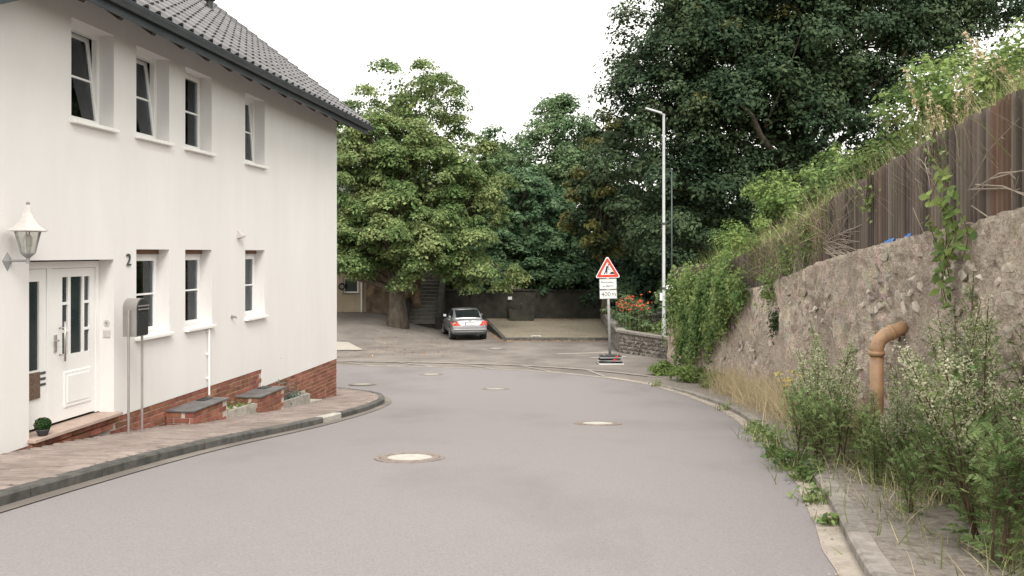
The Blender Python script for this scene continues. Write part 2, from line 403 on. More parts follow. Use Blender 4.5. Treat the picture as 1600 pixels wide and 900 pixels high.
# gutters
def ribbon(name, pl, d0, d1, zf, mat, parent=None, thick=0):
    A = offset(pl, d0); B = offset(pl, d1)
    return grid_mesh(name, [[(p.x, p.y, zf(p)), ((p.x+q.x)/2, (p.y+q.y)/2, zf((p+q)/2)), (q.x, q.y, zf(q))] for p, q in zip(A, B)], mat, parent)
tag(ribbon('gutter', [p for p in LC if p.y < 24.9], -.165, .02, lambda p: G(p.y)+.03, M['old_asphalt']), 'pale concrete gutter strip along the left kerb', 'gutter', kind='structure')
def wob(p): return .05*mnoise.noise((p.x*2.1, p.y*2.1, 3)) 
A = [p for p in RC if p.y < 27.2 and p.x > 2.4 or p.y < 10]
Aj = offset(A, .17); Aj = [p + Vector((wob(p)*.7 + .03*mnoise.noise((p.y*9, 1, 1)), 0)) for p in Aj]
tag(grid_mesh('gutter', [[(p.x, p.y, G(p.y)+.026), ((p.x+q.x)/2, p.y, G(p.y)+.034), (q.x, q.y, G(q.y)+.04)] for p, q in zip(Aj, offset(A, -.02))], M['sand']),
    'sandy light gutter strip along the right kerb', 'gutter', kind='structure')

# kerbs made of single stones
def kerb(name, pl, side, zt, step, mat_fn, label, width=.15, proud=.12):
    """pl: kerb face line; side +1: stone body lies left of travel"""
    root = thing(name, (pl[0].x, pl[0].y, 0), 0, label, 'kerb'); root['kind'] = 'structure'
    n = int(round(sum((pl[i+1]-pl[i]).length for i in range(len(pl)-1))/step)); P = resample(pl, n*4+1)
    for k in range(n):
        seg = P[k*4:k*4+5]; fr = []
        for j, p in enumerate(seg):
            t = (seg[min(j+1, 4)]-seg[max(j-1, 0)]).normalized(); q = p + Vector((-t.y, t.x))*side*width
            if j == 0: p = p + t*.006; q = q + t*.006
            if j == 4: p = p - t*.006; q = q - t*.006
            c = Vector((-t.y, t.x))*side*.022
            dz = zt(p) + random.uniform(-.003, .003) if j == 0 else fr[0][5]
            zz = G(p.y)
            fr.append((p, p+c, q, zz-.1, zz, dz))
        vs = []; fs = []
        for (p, pc, q, zb, zz, dz) in fr:
            vs += [(p.x, p.y, zb), (p.x, p.y, zz+dz-.02), (pc.x, pc.y, zz+dz), (q.x, q.y, zz+dz-.004), (q.x, q.y, zb)]
        for j in range(4):
            for i in range(4): fs.append((j*5+i, j*5+i+1, j*5+5+i+1, j*5+5+i))
        fs += [(0,1,2,3,4), (24,23,22,21,20)]
        o0 = Vector((root.location.x, root.location.y, 0))
        MB().add([Vector(v)-o0 for v in vs], fs).build('kerb_stone', mat_fn(k, seg[2]), root)
    return root
Lk = [p for p in LC if p.y > 1.5 and p.x > -12]
def lm(k, p): return M['kerb_light'] if 14.6 < p.y < 15.5 and p.x > -3.4 else M['kerb_dark']
kerb('kerb', Lk, 1, lambda p: .13, 1.0, lm, 'dark basalt kerb with one pale stone along the left pavement')
Rk = [p for i, p in enumerate(RC) if p.y > 2 and (p.x > 2.9 or i < 60)]
def rzt(p): return .025 + .095*(1-smooth(21, 26.5, p.y))
kerb('kerb', Rk, -1, rzt, 1.0, lambda k, p: M['kerb_grey'], 'worn grey concrete kerb along the right pavement', .15)

# left pavement: bed sheet plus single pavers
HX, HY, HA = -4.29, 21.0, -math.atan(.1194)          # far corner of the house and its yaw
cA, sA = math.cos(HA), math.sin(HA)
def H2W(d, v): return Vector((HX + cA*d - sA*v, HY + sA*d + cA*v))     # house frame (outward, along) to world
def W2H(x, y): dx, dy = x-HX, y-HY; return (cA*dx + sA*dy, -sA*dx + cA*dy)
Lin = offset(LC, .15)
rows = []
for p in Lin:
    if p.y < -1 or p.x < -14: continue
    d, v = W2H(p.x, p.y)
    q = H2W(-.25, v) if v < -.2 else H2W(min(-.25, d*.9 if d < 0 else -.25), -.25)
    rows.append([(p.lerp(q, t/5).x, p.lerp(q, t/5).y, G(p.lerp(q, t/5).y)+.106) for t in range(6)])
pav = grid_mesh('pavement', rows, M['joint'])
tag(pav, 'pinkish brown block paving in front of the white house', 'pavement', kind='structure')
def inside(px, py, poly):
    c = False; j = len(poly)-1
    for i in range(len(poly)):
        a, b = poly[i], poly[j]
        if (a[1] > py) != (b[1] > py) and px < (b[0]-a[0])*(py-a[1])/(b[1]-a[1])+a[0]: c = not c
        j = i
    return c
poly = [tuple(p) for p in Lin if p.y > 3] + [(-18, 3)]
pl_, pw_ = .197, .097
pmesh = MB().box(-pl_/2, pl_/2, -pw_/2, pw_/2, -.02, .012, .006).mesh('paver')
pmesh.materials.append(M['paver'])
cells = []
for i, v in enumerate(np.arange(-17.6, 3.6, .1)):
    for j, d in enumerate(np.arange(-7, 2.6, .2)):
        dd = d + (.1 if i % 2 else 0)
        if dd < .11 and v < .1: continue
        w = H2W(dd, v)
        if not inside(w.x+.02, w.y, poly): continue
        if w.x < -9: continue
        vis = abs(w.x/max(w.y, .1)) < .61 and w.y > 6
        cells.append((0 if vis else 1, w.length, w, dd, v))
cells.sort(key=lambda c: (c[0], c[1]))
pp = []; pr = []
for k, (vis, dist, w, dd, v) in enumerate(cells):
    sl = math.atan((G(w.y+.1)-G(w.y-.1))/.2)
    rm = Matrix.Rotation(HA, 3, 'Z') @ Matrix.Rotation(sl + random.uniform(-.012, .012), 3, 'X') @ Matrix.Rotation(random.uniform(-.012, .012), 3, 'Y') @ Matrix.Rotation(random.uniform(-.02, .02), 3, 'Z')
    z = G(w.y) + .112 + random.uniform(-.002, .003)
    if k < 300:
        o = bpy.data.objects.new('paver', pmesh); COL.objects.link(o); o.parent = pav
        o.location = (w.x, w.y, z); o.rotation_euler = rm.to_euler()
    else: pp.append((w.x, w.y, z)); pr.append(np.array(rm))
h1, h2 = pl_/2, pw_/2; b_ = .005
pv = [(-h1,-h2,-.02),(h1,-h2,-.02),(h1,h2,-.02),(-h1,h2,-.02),(-h1,-h2,.006),(h1,-h2,.006),(h1,h2,.006),(-h1,h2,.006),(-h1+b_,-h2+b_,.012),(h1-b_,-h2+b_,.012),(h1-b_,h2-b_,.012),(-h1+b_,h2-b_,.012)]
pf = [(0,1,5,4),(1,2,6,5),(2,3,7,6),(3,0,4,7),(4,5,9,8),(5,6,10,9),(6,7,11,10),(7,4,8,11),(8,9,10,11)]
tag(inst('paver_field', pv, pf, pp, np.array(pr), np.ones(len(pp)), M['paver_stuff'], pav), kind='stuff')

# right pavement
RW = pchip([(-4,2.58),(6.6,3.96),(13.15,4.81),(19.2,5.6),(23,5.98),(26,6.12),(28.5,5.98),(30.8,5.6)])    # face of the retaining wall
ZT = pchip([(-4,2.8),(0,2.5),(6.6,2.02),(13.15,1.55),(19.2,.93),(25,.5),(30.8,.15)])                     # its top
Rin = [p for p in offset(RC, -.15) if p.y > -1 and p.y < 27.4 and (p.x > 2.7 or p.y < 10)]
rows = []
for p in Rin:
    q = Vector((RW(p.y)+.25, p.y))
    rows.append([(p.lerp(q, t/6).x, p.lerp(q, t/6).y, G(p.y) - .008 + rzt(p) + .004*mnoise.noise((p.x*3+t, p.y*1.5, 0))) for t in range(7)])
last = rows[-1]
tag(grid_mesh('pavement', rows, pm('worn_pavement', (.17,.148,.13), (.26,.23,.205), 22, .92, 1.0, 45, c3=(.085,.064,.048), s3=9, m3=.9)), 'narrow worn pavement with weeds below the retaining wall', 'pavement', kind='structure')
slabs = MB()

# strips of pale setts between road and square
far = [p for p in RC if p.x < 3.6 and p.y > 25.5]
def zs(p): return G(p.y) + .022
tag(ribbon('sett_strip', far, -.02, .24, lambda p: G(p.y)+.028, M['sett']), 'pale sett strip edging the road at the square', 'paving strip', kind='structure')
f2 = offset(far, -1.35)
tag(ribbon('sett_strip', f2, -.12, .12, zs, M['sett']), 'pale sett strip farther back across the square', 'paving strip', kind='structure')
for k in range(4, len(far)-8, 9):
    a, b = far[k]+(f2[k]-far[k])*.08, f2[k+7]
    t = (b-a).normalized(); n = Vector((-t.y, t.x))*.07; mb = MB()
    mb.quad(*[(p.x, p.y, GP(p.x, p.y)+.014) for p in (a-n, b-n, b+n, a+n)])
    pr_ = mb.build('sett_row', M['sett']); far_row = pr_
    tag(pr_, 'thin diagonal row of pale setts between the two strips', 'paving strip', 'diagonal sett rows', 'structure')
mb = MB(); pts = [(-12,36.5),(-6.4,36.8),(-7.6,39.8),(-12,40.6)]
mb.quad(*[(x, y, GP(x, y)+.03) for x, y in pts]); tag(mb.build('concrete_apron', M['pale_concrete']), 'pale triangular concrete apron beside the house corner', 'paving', kind='structure')
mb = MB()
for pts in ([(1.9,35.1),(4.3,35.8),(4.2,36.1),(1.8,35.3)], [(3.2,33.6),(4.6,34.0),(4.5,34.3),(3.0,33.8)]):
    mb.quad(*[(x, y, GP(x, y)+.012) for x, y in pts])
tag(mb.build('repair_strip', M['pale_concrete']), 'pale patched streaks in the paving beside the road sign', 'paving', kind='structure')

# raised cobbled yard with its edging
yz = lambda x, y: -2.48 + (y-41.6)*.033
yp = [(-.28,41.6),(4.75,41.6),(5.2,47),(5.4,50.2),(-1.5,50.2)]
rows = []
for k in range(15):
    y = 41.6 + k*8.6/14; x0 = -.28-(y-41.6)*.142; x1 = 4.75+(y-41.6)*.08
    rows.append([(x0+(x1-x0)*j/12, y, yz(0, y)+.012*mnoise.noise((j*.9, y*2, 0))) for j in range(13)])
yard = grid_mesh('cobbled_yard', rows, M['gravel']); tag(yard, 'raised tan cobbled yard in front of the dark wall', 'paving', kind='structure')
yk = thing('kerb', (-.28, 41.6, 0), 0, 'dark low kerb round the tan cobbled yard', 'kerb'); yk['kind'] = 'structure'
def straight_kerb(a, b, root, zt, step=1.0):
    a, b = Vector(a), Vector(b); n = max(1, int((b-a).length/step)); t = (b-a).normalized(); nn = Vector((-t.y, t.x))
    o0 = Vector((root.location.x, root.location.y))
    for k in range(n):
        p, q = a.lerp(b, k/n)-o0+t*.006, a.lerp(b, (k+1)/n)-o0-t*.006; z0, z1 = zt(a.lerp(b, k/n)), zt(a.lerp(b, (k+1)/n))
        c = [p, q, q-nn*.14, p-nn*.14]; zz = [z0, z1, z1, z0]
        MB().add([(u.x, u.y, -2.9) for u in c]+[(u.x, u.y, z) for u, z in zip(c, zz)], [(3,2,1,0),(4,5,6,7),(0,1,5,4),(1,2,6,5),(2,3,7,6),(3,0,4,7)]).build('kerb_stone', M['kerb_dark'], root)
straight_kerb((-.35,41.6), (4.7,41.6), yk, lambda p: -2.455)
straight_kerb((-1.55,50.2), (-.35,41.75), yk, lambda p: yz(0, p.y)+.025)

# bank behind the retaining wall and the planted bed beyond it
EDGE = pchip([(-20,.8),(-4,2.9),(6.6,4.2),(13.15,5.05),(19.2,5.85),(23,6.2),(26,6.35),(28.5,6.2),(30.8,5.9),(33.3,6.05),(36.2,4.75),(40,4.95),(47,5.25),(70,5.6)])
EZ = pchip([(-20,3.8),(-4,2.9),(0,2.55),(6.6,2.07),(13.15,1.6),(19.2,.98),(25,.55),(30.2,.2),(31.6,-1.0),(33,-1.78),(36,-1.88),(47,-1.9),(54,-1.5),(70,-.9)])
def bank_z(t, y):
    up = .50*smooth(.1, .8, t) + .30*min(t, 5) + .10*max(0, t-5); low = .10*min(t, 3) + .32*max(0, min(t-3, 6)) + .1*max(0, t-9)
    return EZ(y) + (up*(1-smooth(29, 33, y)) + low*smooth(29, 33, y)) + .06*mnoise.noise((t*.9, y*.9, 1))*min(1, t)
rows = [[(EDGE(y)+t, y, bank_z(t, y)) for t in [0,.2,.5,.9,1.4,2,2.8,3.6,4.6,6,8,11,15,22,34,60]] for y in np.arange(-20, 70, .8)]
bank = grid_mesh('garden_bank', rows, M['grass_soil']); tag(bank, 'grassy garden bank rising above the retaining wall', 'bank', kind='structure')
# ------------------------------------------------------------------ white house
house = thing('white_house', (HX, HY, 0), HA, 'white rendered two storey house with red brick plinth and dark tiled roof', 'house')
HL, HD = 14.5, 9.2                   # length along the road, depth
EAVE_D, EAVE_Z, PT = .70, 4.78, .77  # gutter line and roof pitch
WTOP = EAVE_Z + EAVE_D*PT - .22
PL1, PL2, STEPV = -.59, -.94, -4.50
def slope_g(v): w = H2W(0, v); return G(w.y) + .12
WIN_U = [(10.34,9.42),(8.87,7.96),(7.47,6.57),(5.25,4.36)]
UP = (3.32, 4.60); LO = (.44, 1.70); RV = .22
opens = [(-a, -b, UP[0], UP[1]) for a, b in WIN_U] + [(-a, -b, LO[0], LO[1]) for a, b in WIN_U[1:]] + [(-11.12, -9.42, -.52, 1.56)]
# front wall as cells around the openings
vb = sorted({-HL, 0, STEPV, *[o[0] for o in opens], *[o[1] for o in opens]})
zb = sorted({PL2, PL1, WTOP, *[o[2] for o in opens], *[o[3] for o in opens]})
mb = MB()
for i in range(len(vb)-1):
    for j in range(len(zb)-1):
        v0, v1, z0, z1 = vb[i], vb[i+1], zb[j], zb[j+1]; vc, zc = (v0+v1)/2, (z0+z1)/2
        if any(o[0] < vc < o[1] and o[2] < zc < o[3] for o in opens): continue
        if zc < PL1 and vc < STEPV: continue
        mb.quad((0,v0,z0), (0,v1,z0), (0,v1,z1), (0,v0,z1))
for v0, v1, z0, z1 in opens:
    mb.quad((0,v0,z0), (-RV,v0,z0), (-RV,v0,z1), (0,v0,z1)); mb.quad((0,v1,z0), (0,v1,z1), (-RV,v1,z1), (-RV,v1,z0))
    mb.quad((0,v0,z1), (-RV,v0,z1), (-RV,v1,z1), (0,v1,z1)); mb.quad((0,v0,z0), (0,v1,z0), (-RV,v1,z0), (-RV,v0,z0))
# underside lip over the plinth, then gables and back
mb.quad((0,-HL,PL1), (-.05,-HL,PL1), (-.05,STEPV,PL1), (0,STEPV,PL1)); mb.quad((0,STEPV,PL2), (-.05,STEPV,PL2), (-.05,0,PL2), (0,0,PL2))
mb.quad((0,STEPV,PL2), (0,STEPV,PL1), (-.05,STEPV,PL1), (-.05,STEPV,PL2))
RZ = EAVE_Z + (EAVE_D + HD/2)*PT
for v in (0, -HL):
    mb.add([(0,v,-2.2),(0,v,WTOP),(-HD/2,v,RZ-.22),(-HD,v,WTOP),(-HD,v,-2.2)] if v else [(0,v,PL2),(0,v,WTOP),(-HD/2,v,RZ-.22),(-HD,v,WTOP),(-HD,v,PL2)], [(0,1,2,3,4)])
mb.quad((-HD,-HL,-2.2), (-HD,0,-2.2), (-HD,0,WTOP), (-HD,-HL,WTOP))
me = bpy.data.meshes.new('wall'); me.from_pydata(mb.v, [], mb.f); me.update(); link_mesh('wall', me, M['plaster'], house)
# rooms behind the windows: floors and a partition so no daylight leaks through
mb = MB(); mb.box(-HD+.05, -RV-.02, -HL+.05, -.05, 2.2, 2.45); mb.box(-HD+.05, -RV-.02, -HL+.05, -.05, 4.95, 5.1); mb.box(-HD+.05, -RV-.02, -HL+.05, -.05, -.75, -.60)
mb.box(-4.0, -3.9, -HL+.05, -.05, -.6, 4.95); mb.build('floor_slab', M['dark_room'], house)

# brick plinth, brick by brick
core = MB(); 
core.add([(-.016,-HL,-1.0),(-.016,STEPV,-2.6),(-.016,STEPV,PL1),(-.016,-HL,PL1)], [(0,1,2,3)])
core.add([(-.016,STEPV,-2.6),(-.016,0,-2.6),(-.016,0,PL2),(-.016,STEPV,PL2)], [(0,1,2,3)])
core.quad((-.016,-.012,-2.6), (-HD,-.012,-2.6), (-HD,-.012,PL2), (-.016,-.012,PL2))
plinth = core.build('plinth', M['mortar'], house)
bl, bh, bd = .24, .071, .05
bmesh_full = MB().box(-bd, 0, -bl/2, bl/2, -bh/2, bh/2, .004).mesh('brick'); bmesh_full.materials.append(M['brick'])
bmesh_half = MB().box(-bd, 0, -.0575, .0575, -bh/2, bh/2, .004).mesh('brick'); bmesh_half.materials.append(M['brick'])
def add_brick(parent, me, loc, rz=0):
    o = bpy.data.objects.new('brick', me); COL.objects.link(o); o.parent = parent; o.location = loc
    o.rotation_euler = (random.uniform(-.01, .01), 0, rz + random.uniform(-.008, .008)); return o
vent_v, vent_z = (-2.75, -2.2), (-1.62, -1.36)
for seg0, seg1, top in ((STEPV, -.0, PL2), (-9.40, STEPV, PL1), (-HL+1.5, -11.14, PL1+.02)):
    for c in range(14):
        z = top - .008 - bh/2 - c*.083
        v = seg1 - bl/2 - .002 - (.125 if c % 2 else 0)
        if c % 2 and seg1 == 0: add_brick(plinth, bmesh_half, (-.006, -.0595, z)) if z + bh/2 > slope_g(0) else None
        while v - bl/2 > seg0 - .13:
            if z + bh/2 > slope_g(v) - .01 and not (vent_v[0]-.1 < v < vent_v[1]+.1 and vent_z[0]-.02 < z < vent_z[1]+.02):
                add_brick(plinth, bmesh_full, (-.006 + random.uniform(-.004, .003), v, z))
            v -= .25
for c in range(11):                     # gable return
    z = PL2 - .008 - bh/2 - c*.083
    for k in range(8):
        add_brick(plinth, bmesh_full, (-.13 - k*.25 - (.125 if c % 2 else 0), 0.0, z), math.pi/2)
mb = MB(); mb.box(-.3, -.05, vent_v[0]+.02, vent_v[1]-.02, vent_z[0], vent_z[1]); mb.build('cellar_opening', M['black'], plinth)

# windows
def window(i, u0, u1, z0, z1, curtain, tilt, shutter):
    v0, v1 = -u0, -u1; f = .065; w = v1 - v0; d0, d1 = -RV-.06, -RV+.012
    top = z1 - (.07 if shutter else 0)
    mb = MB(); mb.box(d0, d1, v0, v0+f, z0, top); mb.box(d0, d1, v1-f, v1, z0, top); mb.box(d0, d1, v0+f, v1-f, top-f, top); mb.box(d0, d1, v0+f, v1-f, z0, z0+f)
    win = mb.build('window', M['pvc'], house)
    # sash in its own frame so that it can stand tilted
    g = .055; sv0, sv1, sz0, sz1 = v0+f-.02, v1-f+.02, z0+f-.02, top-f+.02
    a = R(tilt); off = Vector((d1+.006, 0, sz0))
    def T(x, v, z): return (off.x + x*math.cos(a) - (z-sz0)*math.sin(a), v, sz0 + (z-sz0)*math.cos(a) + x*math.sin(a))
    def tb(m, x0, x1, a0, a1, b0, b1):
        k = MB().box(x0, x1, a0, a1, b0, b1); m.add([T(*p) for p in k.v], k.f)
    m1 = MB(); tb(m1,-.05,.012,sv0,sv0+g,sz0,sz1); tb(m1,-.05,.012,sv1-g,sv1,sz0,sz1); tb(m1,-.05,.012,sv0+g,sv1-g,sz0,sz0+g); tb(m1,-.05,.012,sv0+g,sv1-g,sz1-g,sz1)
    sash = m1.build('sash', M['pvc'], win)
    zm = (sz0+sz1)/2; m2 = MB(); tb(m2,-.03,.006,sv0+g,sv1-g,zm-.013,zm+.013); m2.build('muntin', M['pvc'], win)
    for q0, q1 in ((sz0+g, zm-.013), (zm+.013, sz1-g)):
        m3 = MB(); tb(m3,-.02,-.012,sv0+g,sv1-g,q0,q1); m3.build('pane', M['glass_light' if curtain else 'glass'], win)
    m4 = MB(); m4.box(-RV+.014, .075, v0-.03, v1+.03, z0-.045, z0+.004, .006); m4.build('sill', M['sillmetal'], win)
    if shutter:
        MB().box(-RV-.06, -RV+.05, v0+.002, v1-.002, top+.002, z1-.003).build('shutter_box', M['shutter'], win)
    if curtain:
        n = 40; A = []; B = []
        for k in range(n+1):
            v = v0 + w*k/n; x = d0-.045+.018*math.sin(k*1.9)+.008*math.sin(k*.7); A.append((x, v, z0-.05)); B.append((x, v, z1))
        grid_mesh('curtain', [A, B], M['curtain'], win)
for i, (a, b) in enumerate(WIN_U): window(i, a, b, *UP, curtain=(i == 2), tilt=(7 if i in (0, 1) else 4 if i == 3 else 0), shutter=False)
for i, (a, b) in enumerate(WIN_U[1:]): window(i, a, b, *LO, curtain=True, tilt=0, shutter=True)

# front door with sidelight
D0 = -RV; V = lambda u: -u
mb = MB(); fz0, fz1 = -.50, 1.54
mb.box(D0-.07, D0+.01, -11.118, -11.05, fz0, fz1); mb.box(D0-.07, D0+.01, -9.50, -9.422, fz0, fz1); mb.box(D0-.07, D0+.01, -11.05, -9.50, fz1-.085, fz1)
mb.box(D0-.07, D0+.01, -10.50, -10.42, fz0, fz1-.085)
door = mb.build('front_door', M['pvc'], house)
# leaf with openings for the panes
panes = []
zt = CAMZ
cols = [(10.19,10.075),(10.02,9.775),(9.735,9.62)]
rows_z = [(1.34,1.02),(.985,.665),(.63,.345)]
gp = [(-c[0], -c[1], r[1], r[0]) for c in (cols[0], cols[2]) for r in rows_z] + [(-cols[1][0], -cols[1][1], .345, 1.34)]
def slab_with_holes(v0, v1, z0, z1, holes, x0, x1):
    m = MB(); vs = sorted({v0, v1, *[h[0] for h in holes], *[h[1] for h in holes]}); zs_ = sorted({z0, z1, *[h[2] for h in holes], *[h[3] for h in holes]})
    for i in range(len(vs)-1):
        for j in range(len(zs_)-1):
            vc, zc = (vs[i]+vs[i+1])/2, (zs_[j]+zs_[j+1])/2
            if any(h[0] < vc < h[1] and h[2] < zc < h[3] for h in holes): continue
            m.quad((x1,vs[i],zs_[j]), (x1,vs[i+1],zs_[j]), (x1,vs[i+1],zs_[j+1]), (x1,vs[i],zs_[j+1]))
    for h in holes:
        for a, b in (((h[0],h[2]),(h[1],h[2])), ((h[1],h[2]),(h[1],h[3])), ((h[1],h[3]),(h[0],h[3])), ((h[0],h[3]),(h[0],h[2]))):
            m.quad((x1,a[0],a[1]), (x1,b[0],b[1]), (x0,b[0],b[1]), (x0,a[0],a[1]))
    for a, b in (((v0,z0),(v1,z0)), ((v1,z0),(v1,z1)), ((v1,z1),(v0,z1)), ((v0,z1),(v0,z0))):
        m.quad((x1,a[0],a[1]), (x1,b[0],b[1]), (x0,b[0],b[1]), (x0,a[0],a[1]))
    return m
slab_with_holes(-10.415, -9.505, fz0+.02, fz1-.09, gp, D0-.05, D0-.004).build('door_leaf', M['pvc'], door)
M['door_glass'] = pm('door_glass', (.02,.03,.035), (.03,.04,.045), 5, .06, spec=.6)
for h in gp: MB().box(D0-.045, D0-.028, h[0], h[1], h[2], h[3]).build('pane', M['door_glass'], door)
for a, b, c, d, x in ((-10.17,-9.60,-.33,.13,.010), (-10.12,-9.65,-.28,.08,.018)):
    MB().box(D0-.01, D0+x, a, b, c, d, .008).build('panel', M['pvc'], door)
m = MB(); m.tube([(D0+.075,-10.25,.28),(D0+.075,-10.25,.78)], .014, 10)
for z in (.36,.70): m.tube([(D0-.01,-10.25,z),(D0+.075,-10.25,z)], .010, 8)
m.build('handle_bar', M['steel'], door, True)
m = MB(); m.box(D0-.01, D0+.012, -10.36, -10.31, .40, .62, .005); m.tube([(D0,-10.335,.55),(D0+.05,-10.335,.55),(D0+.05,-10.42,.55)], .011, 8); m.build('lever', M['steel'], door)
slab_with_holes(-11.05, -10.505, fz0+.02, fz1-.09, [(-10.98,-10.63,.22,1.30)], D0-.05, D0-.004).build('sidelight', M['pvc'], door)
MB().box(D0-.045, D0-.028, -10.98, -10.63, .22, 1.30).build('pane', M['door_glass'], door)
for k in range(3): MB().box(D0-.006, D0+.004, -10.63, -10.52, .02+k*.07, .05+k*.07).build('inlay_strip', M['gutter'], door)
MB().box(D0-.004, D0+.02, -10.86, -10.64, -.12, .2, .005).build('wicker_panel', M['mat_brown'], door)
mb = MB(); mb.box(-RV-.05, .10, -11.15, -9.36, -.56, -.515, .006); mb.build('threshold', M['rose_slab'], house)
for k in range(7):
    add_brick(plinth, bmesh_full, (.04, -9.50-k*.25, -.60)); add_brick(plinth, bmesh_full, (.04, -9.62-k*.25, -.685))
mb = MB(); mb.box(-.05, 0-.012, -11.15, -9.36, -1.2, -.56); mb.build('step_core', M['mortar'], house)
# bell on the door reveal
mb = MB(); mb.tube([(-.10,-9.421,.70),(-.10,-9.434,.70)], .042, 18); mb.build('bell_plate', M['alu_white'], house)
mb = MB(); mb.tube([(-.10,-9.433,.70),(-.10,-9.440,.70)], .018, 12); mb.build('bell_button', M['steel'], house)
MB().box(-.15, -.05, -9.433, -9.421, .50, .60, .003).build('name_plate', M['alu_white'], house)
# house number
me = text_mesh('2', .24, .008); me.materials.append(M['gutter'])
o = link_mesh('house_number', me, None, house); o.location = (.012, -9.08, 1.545); o.rotation_euler = (R(90), 0, R(90))
# vent hood, tap, thin waste pipe
mb = MB(); mb.prism([(0,.075),(.11,-.02),(.11,-.05),(0,-.075)], 1, -5.60, -5.46); mb.v = [(x, y, z+1.985) for x, y, z in mb.v]; mb.build('vent_hood', M['alu_white'], house)
mb = MB(); mb.tube([(0,-5.81,.515),(.07,-5.81,.515),(.09,-5.81,.49)], .02, 8); mb.tube([(0,-5.81,.515),(.008,-5.81,.515)], .035, 10); mb.build('wall_tap', M['alu_grey'], house)
mb = MB(); mb.tube([(.0,-6.75,.385),(.045,-6.75,.37),(.045,-6.75,.30),(.045,-6.75,-.72)], .017, 8)
for z in (.33,-.05,-.45): mb.box(0, .05, -6.775, -6.725, z, z+.03)
mb.build('waste_pipe', M['pvc'], house)

# roof: underlay, single tiles, gutter, rafters, verge
sl = math.atan(PT); cs, sn = math.cos(sl), math.sin(sl)
def RP(s, v, h=0): return Vector((EAVE_D-.02 - s*cs + h*sn, v, EAVE_Z + .02 + s*sn + h*cs))     # s up the slope
VE0, VE1 = -HL-.3, .55
SL = (EAVE_D+HD/2)/cs
mb = MB(); mb.add([RP(0,VE0,-.02), RP(0,VE1,-.02), RP(SL,VE1,-.02), RP(SL,VE0,-.02), RP(.06,VE0,-.17), RP(.06,VE1,-.17), RP(SL,VE1,-.17), RP(SL,VE0,-.17)],
       [(0,1,2,3),(7,6,5,4),(0,4,5,1),(1,5,6,2),(3,2,6,7),(0,3,7,4)])
bk = [(-HD - (EAVE_D), VE0, EAVE_Z), (-HD-EAVE_D, VE1, EAVE_Z)]
top0, top1 = RP(SL,VE0,-.02), RP(SL,VE1,-.02)
mb.add([top0, top1, bk[1], bk[0], top0-Vector((0,0,.17)), top1-Vector((0,0,.17)), (bk[1][0], bk[1][1], EAVE_Z-.17), (bk[0][0], bk[0][1], EAVE_Z-.17)], [(3,2,1,0),(4,5,6,7),(0,1,5,4),(1,2,6,5),(2,3,7,6),(3,0,4,7)])
roof = mb.build('roof', M['underlay'], house)
prof = [(0,.0),(.03,.018),(.065,.052),(.10,.066),(.135,.052),(.17,.018),(.21,.002),(.26,.0),(.302,.004)]
vs = []; 
for (x, z) in prof: vs += [(x, 0, z+.034), (x, .40, z-.004), (x, 0, z+.002)]
fs = []
for i in range(len(prof)-1):
    k = i*3; fs += [(k, k+3, k+4, k+1), (k+2, k+5, k+3, k)]
fs += [(0, 1, 2, 2), ] if False else []
tme = bpy.data.meshes.new('roof_tile'); tme.from_pydata(vs, [], fs); tme.update(); tme.materials.append(M['tile'])
rotm = Matrix(((0, -cs, sn), (1, 0, 0), (0, sn, cs)))      # columns: tile x -> along wall, tile y -> up the slope, tile z -> off the roof
tiles = []
ncol = int((VE1-VE0)/.3); nrow = int(SL/.335)
for r_ in range(nrow):
    for c in range(ncol):
        p = RP(r_*.335, VE1-.3*(c+1), 0); w = H2W(p.x, p.y)
        px = 800+1340*w.x/max(w.y, .3); py = 395-1340*(p.z-CAMZ)/max(w.y, .3)
        tiles.append((0 if (w.y > 2 and px > -20 and py > -25) else 1, w.length, p))
tiles.sort(key=lambda t: (t[0], t[1]))
tp = []
for k, (vis, dist, p) in enumerate(tiles):
    if k < 300:
        o = bpy.data.objects.new('roof_tile', tme); COL.objects.link(o); o.parent = roof; o.location = p + Vector((0, random.uniform(-.004,.004), random.uniform(-.003,.003))); o.rotation_euler = rotm.to_euler()
    else: tp.append(p[:])
tag(inst('tile_field', vs, fs, tp, np.repeat(np.array(rotm)[None], len(tp), 0), np.ones(len(tp)), M['tile_stuff'], roof), kind='stuff')
# half-round gutter with brackets, fascia
mb = MB(); n = 10; gr = .075; A = []
for v in (VE0, VE1):
    A.append([(EAVE_D+.02+gr*math.cos(math.pi+math.pi*k/n), v, EAVE_Z-.01+gr*math.sin(math.pi+math.pi*k/n)) for k in range(n+1)])
vs_ = A[0]+A[1]; mb.add(vs_, [(k, k+1, n+1+k+1, n+1+k) for k in range(n)]); mb.add(A[1], [tuple(range(n+1))])
mb.tube([(EAVE_D+.02+gr,VE0,EAVE_Z-.005), (EAVE_D+.02+gr,VE1,EAVE_Z-.005)], .011, 6)
mb.build('gutter', M['gutter'], house)
MB().box(EAVE_D-.10, EAVE_D-.06, VE0, VE1, EAVE_Z-.17, EAVE_Z+.0).build('fascia', M['gutter'], house)
v = -.35
while v > -HL:
    a, b = RP(.10, 0, -.18), RP(1.15, 0, -.18); c, d = RP(1.15, 0, -.30), RP(.13, 0, -.28)
    MB().prism([(a.x,a.z),(b.x,b.z),(c.x,c.z),(d.x,d.z)], 1, v-.04, v+.04).build('rafter', M['wood_dark'], house); v -= .8
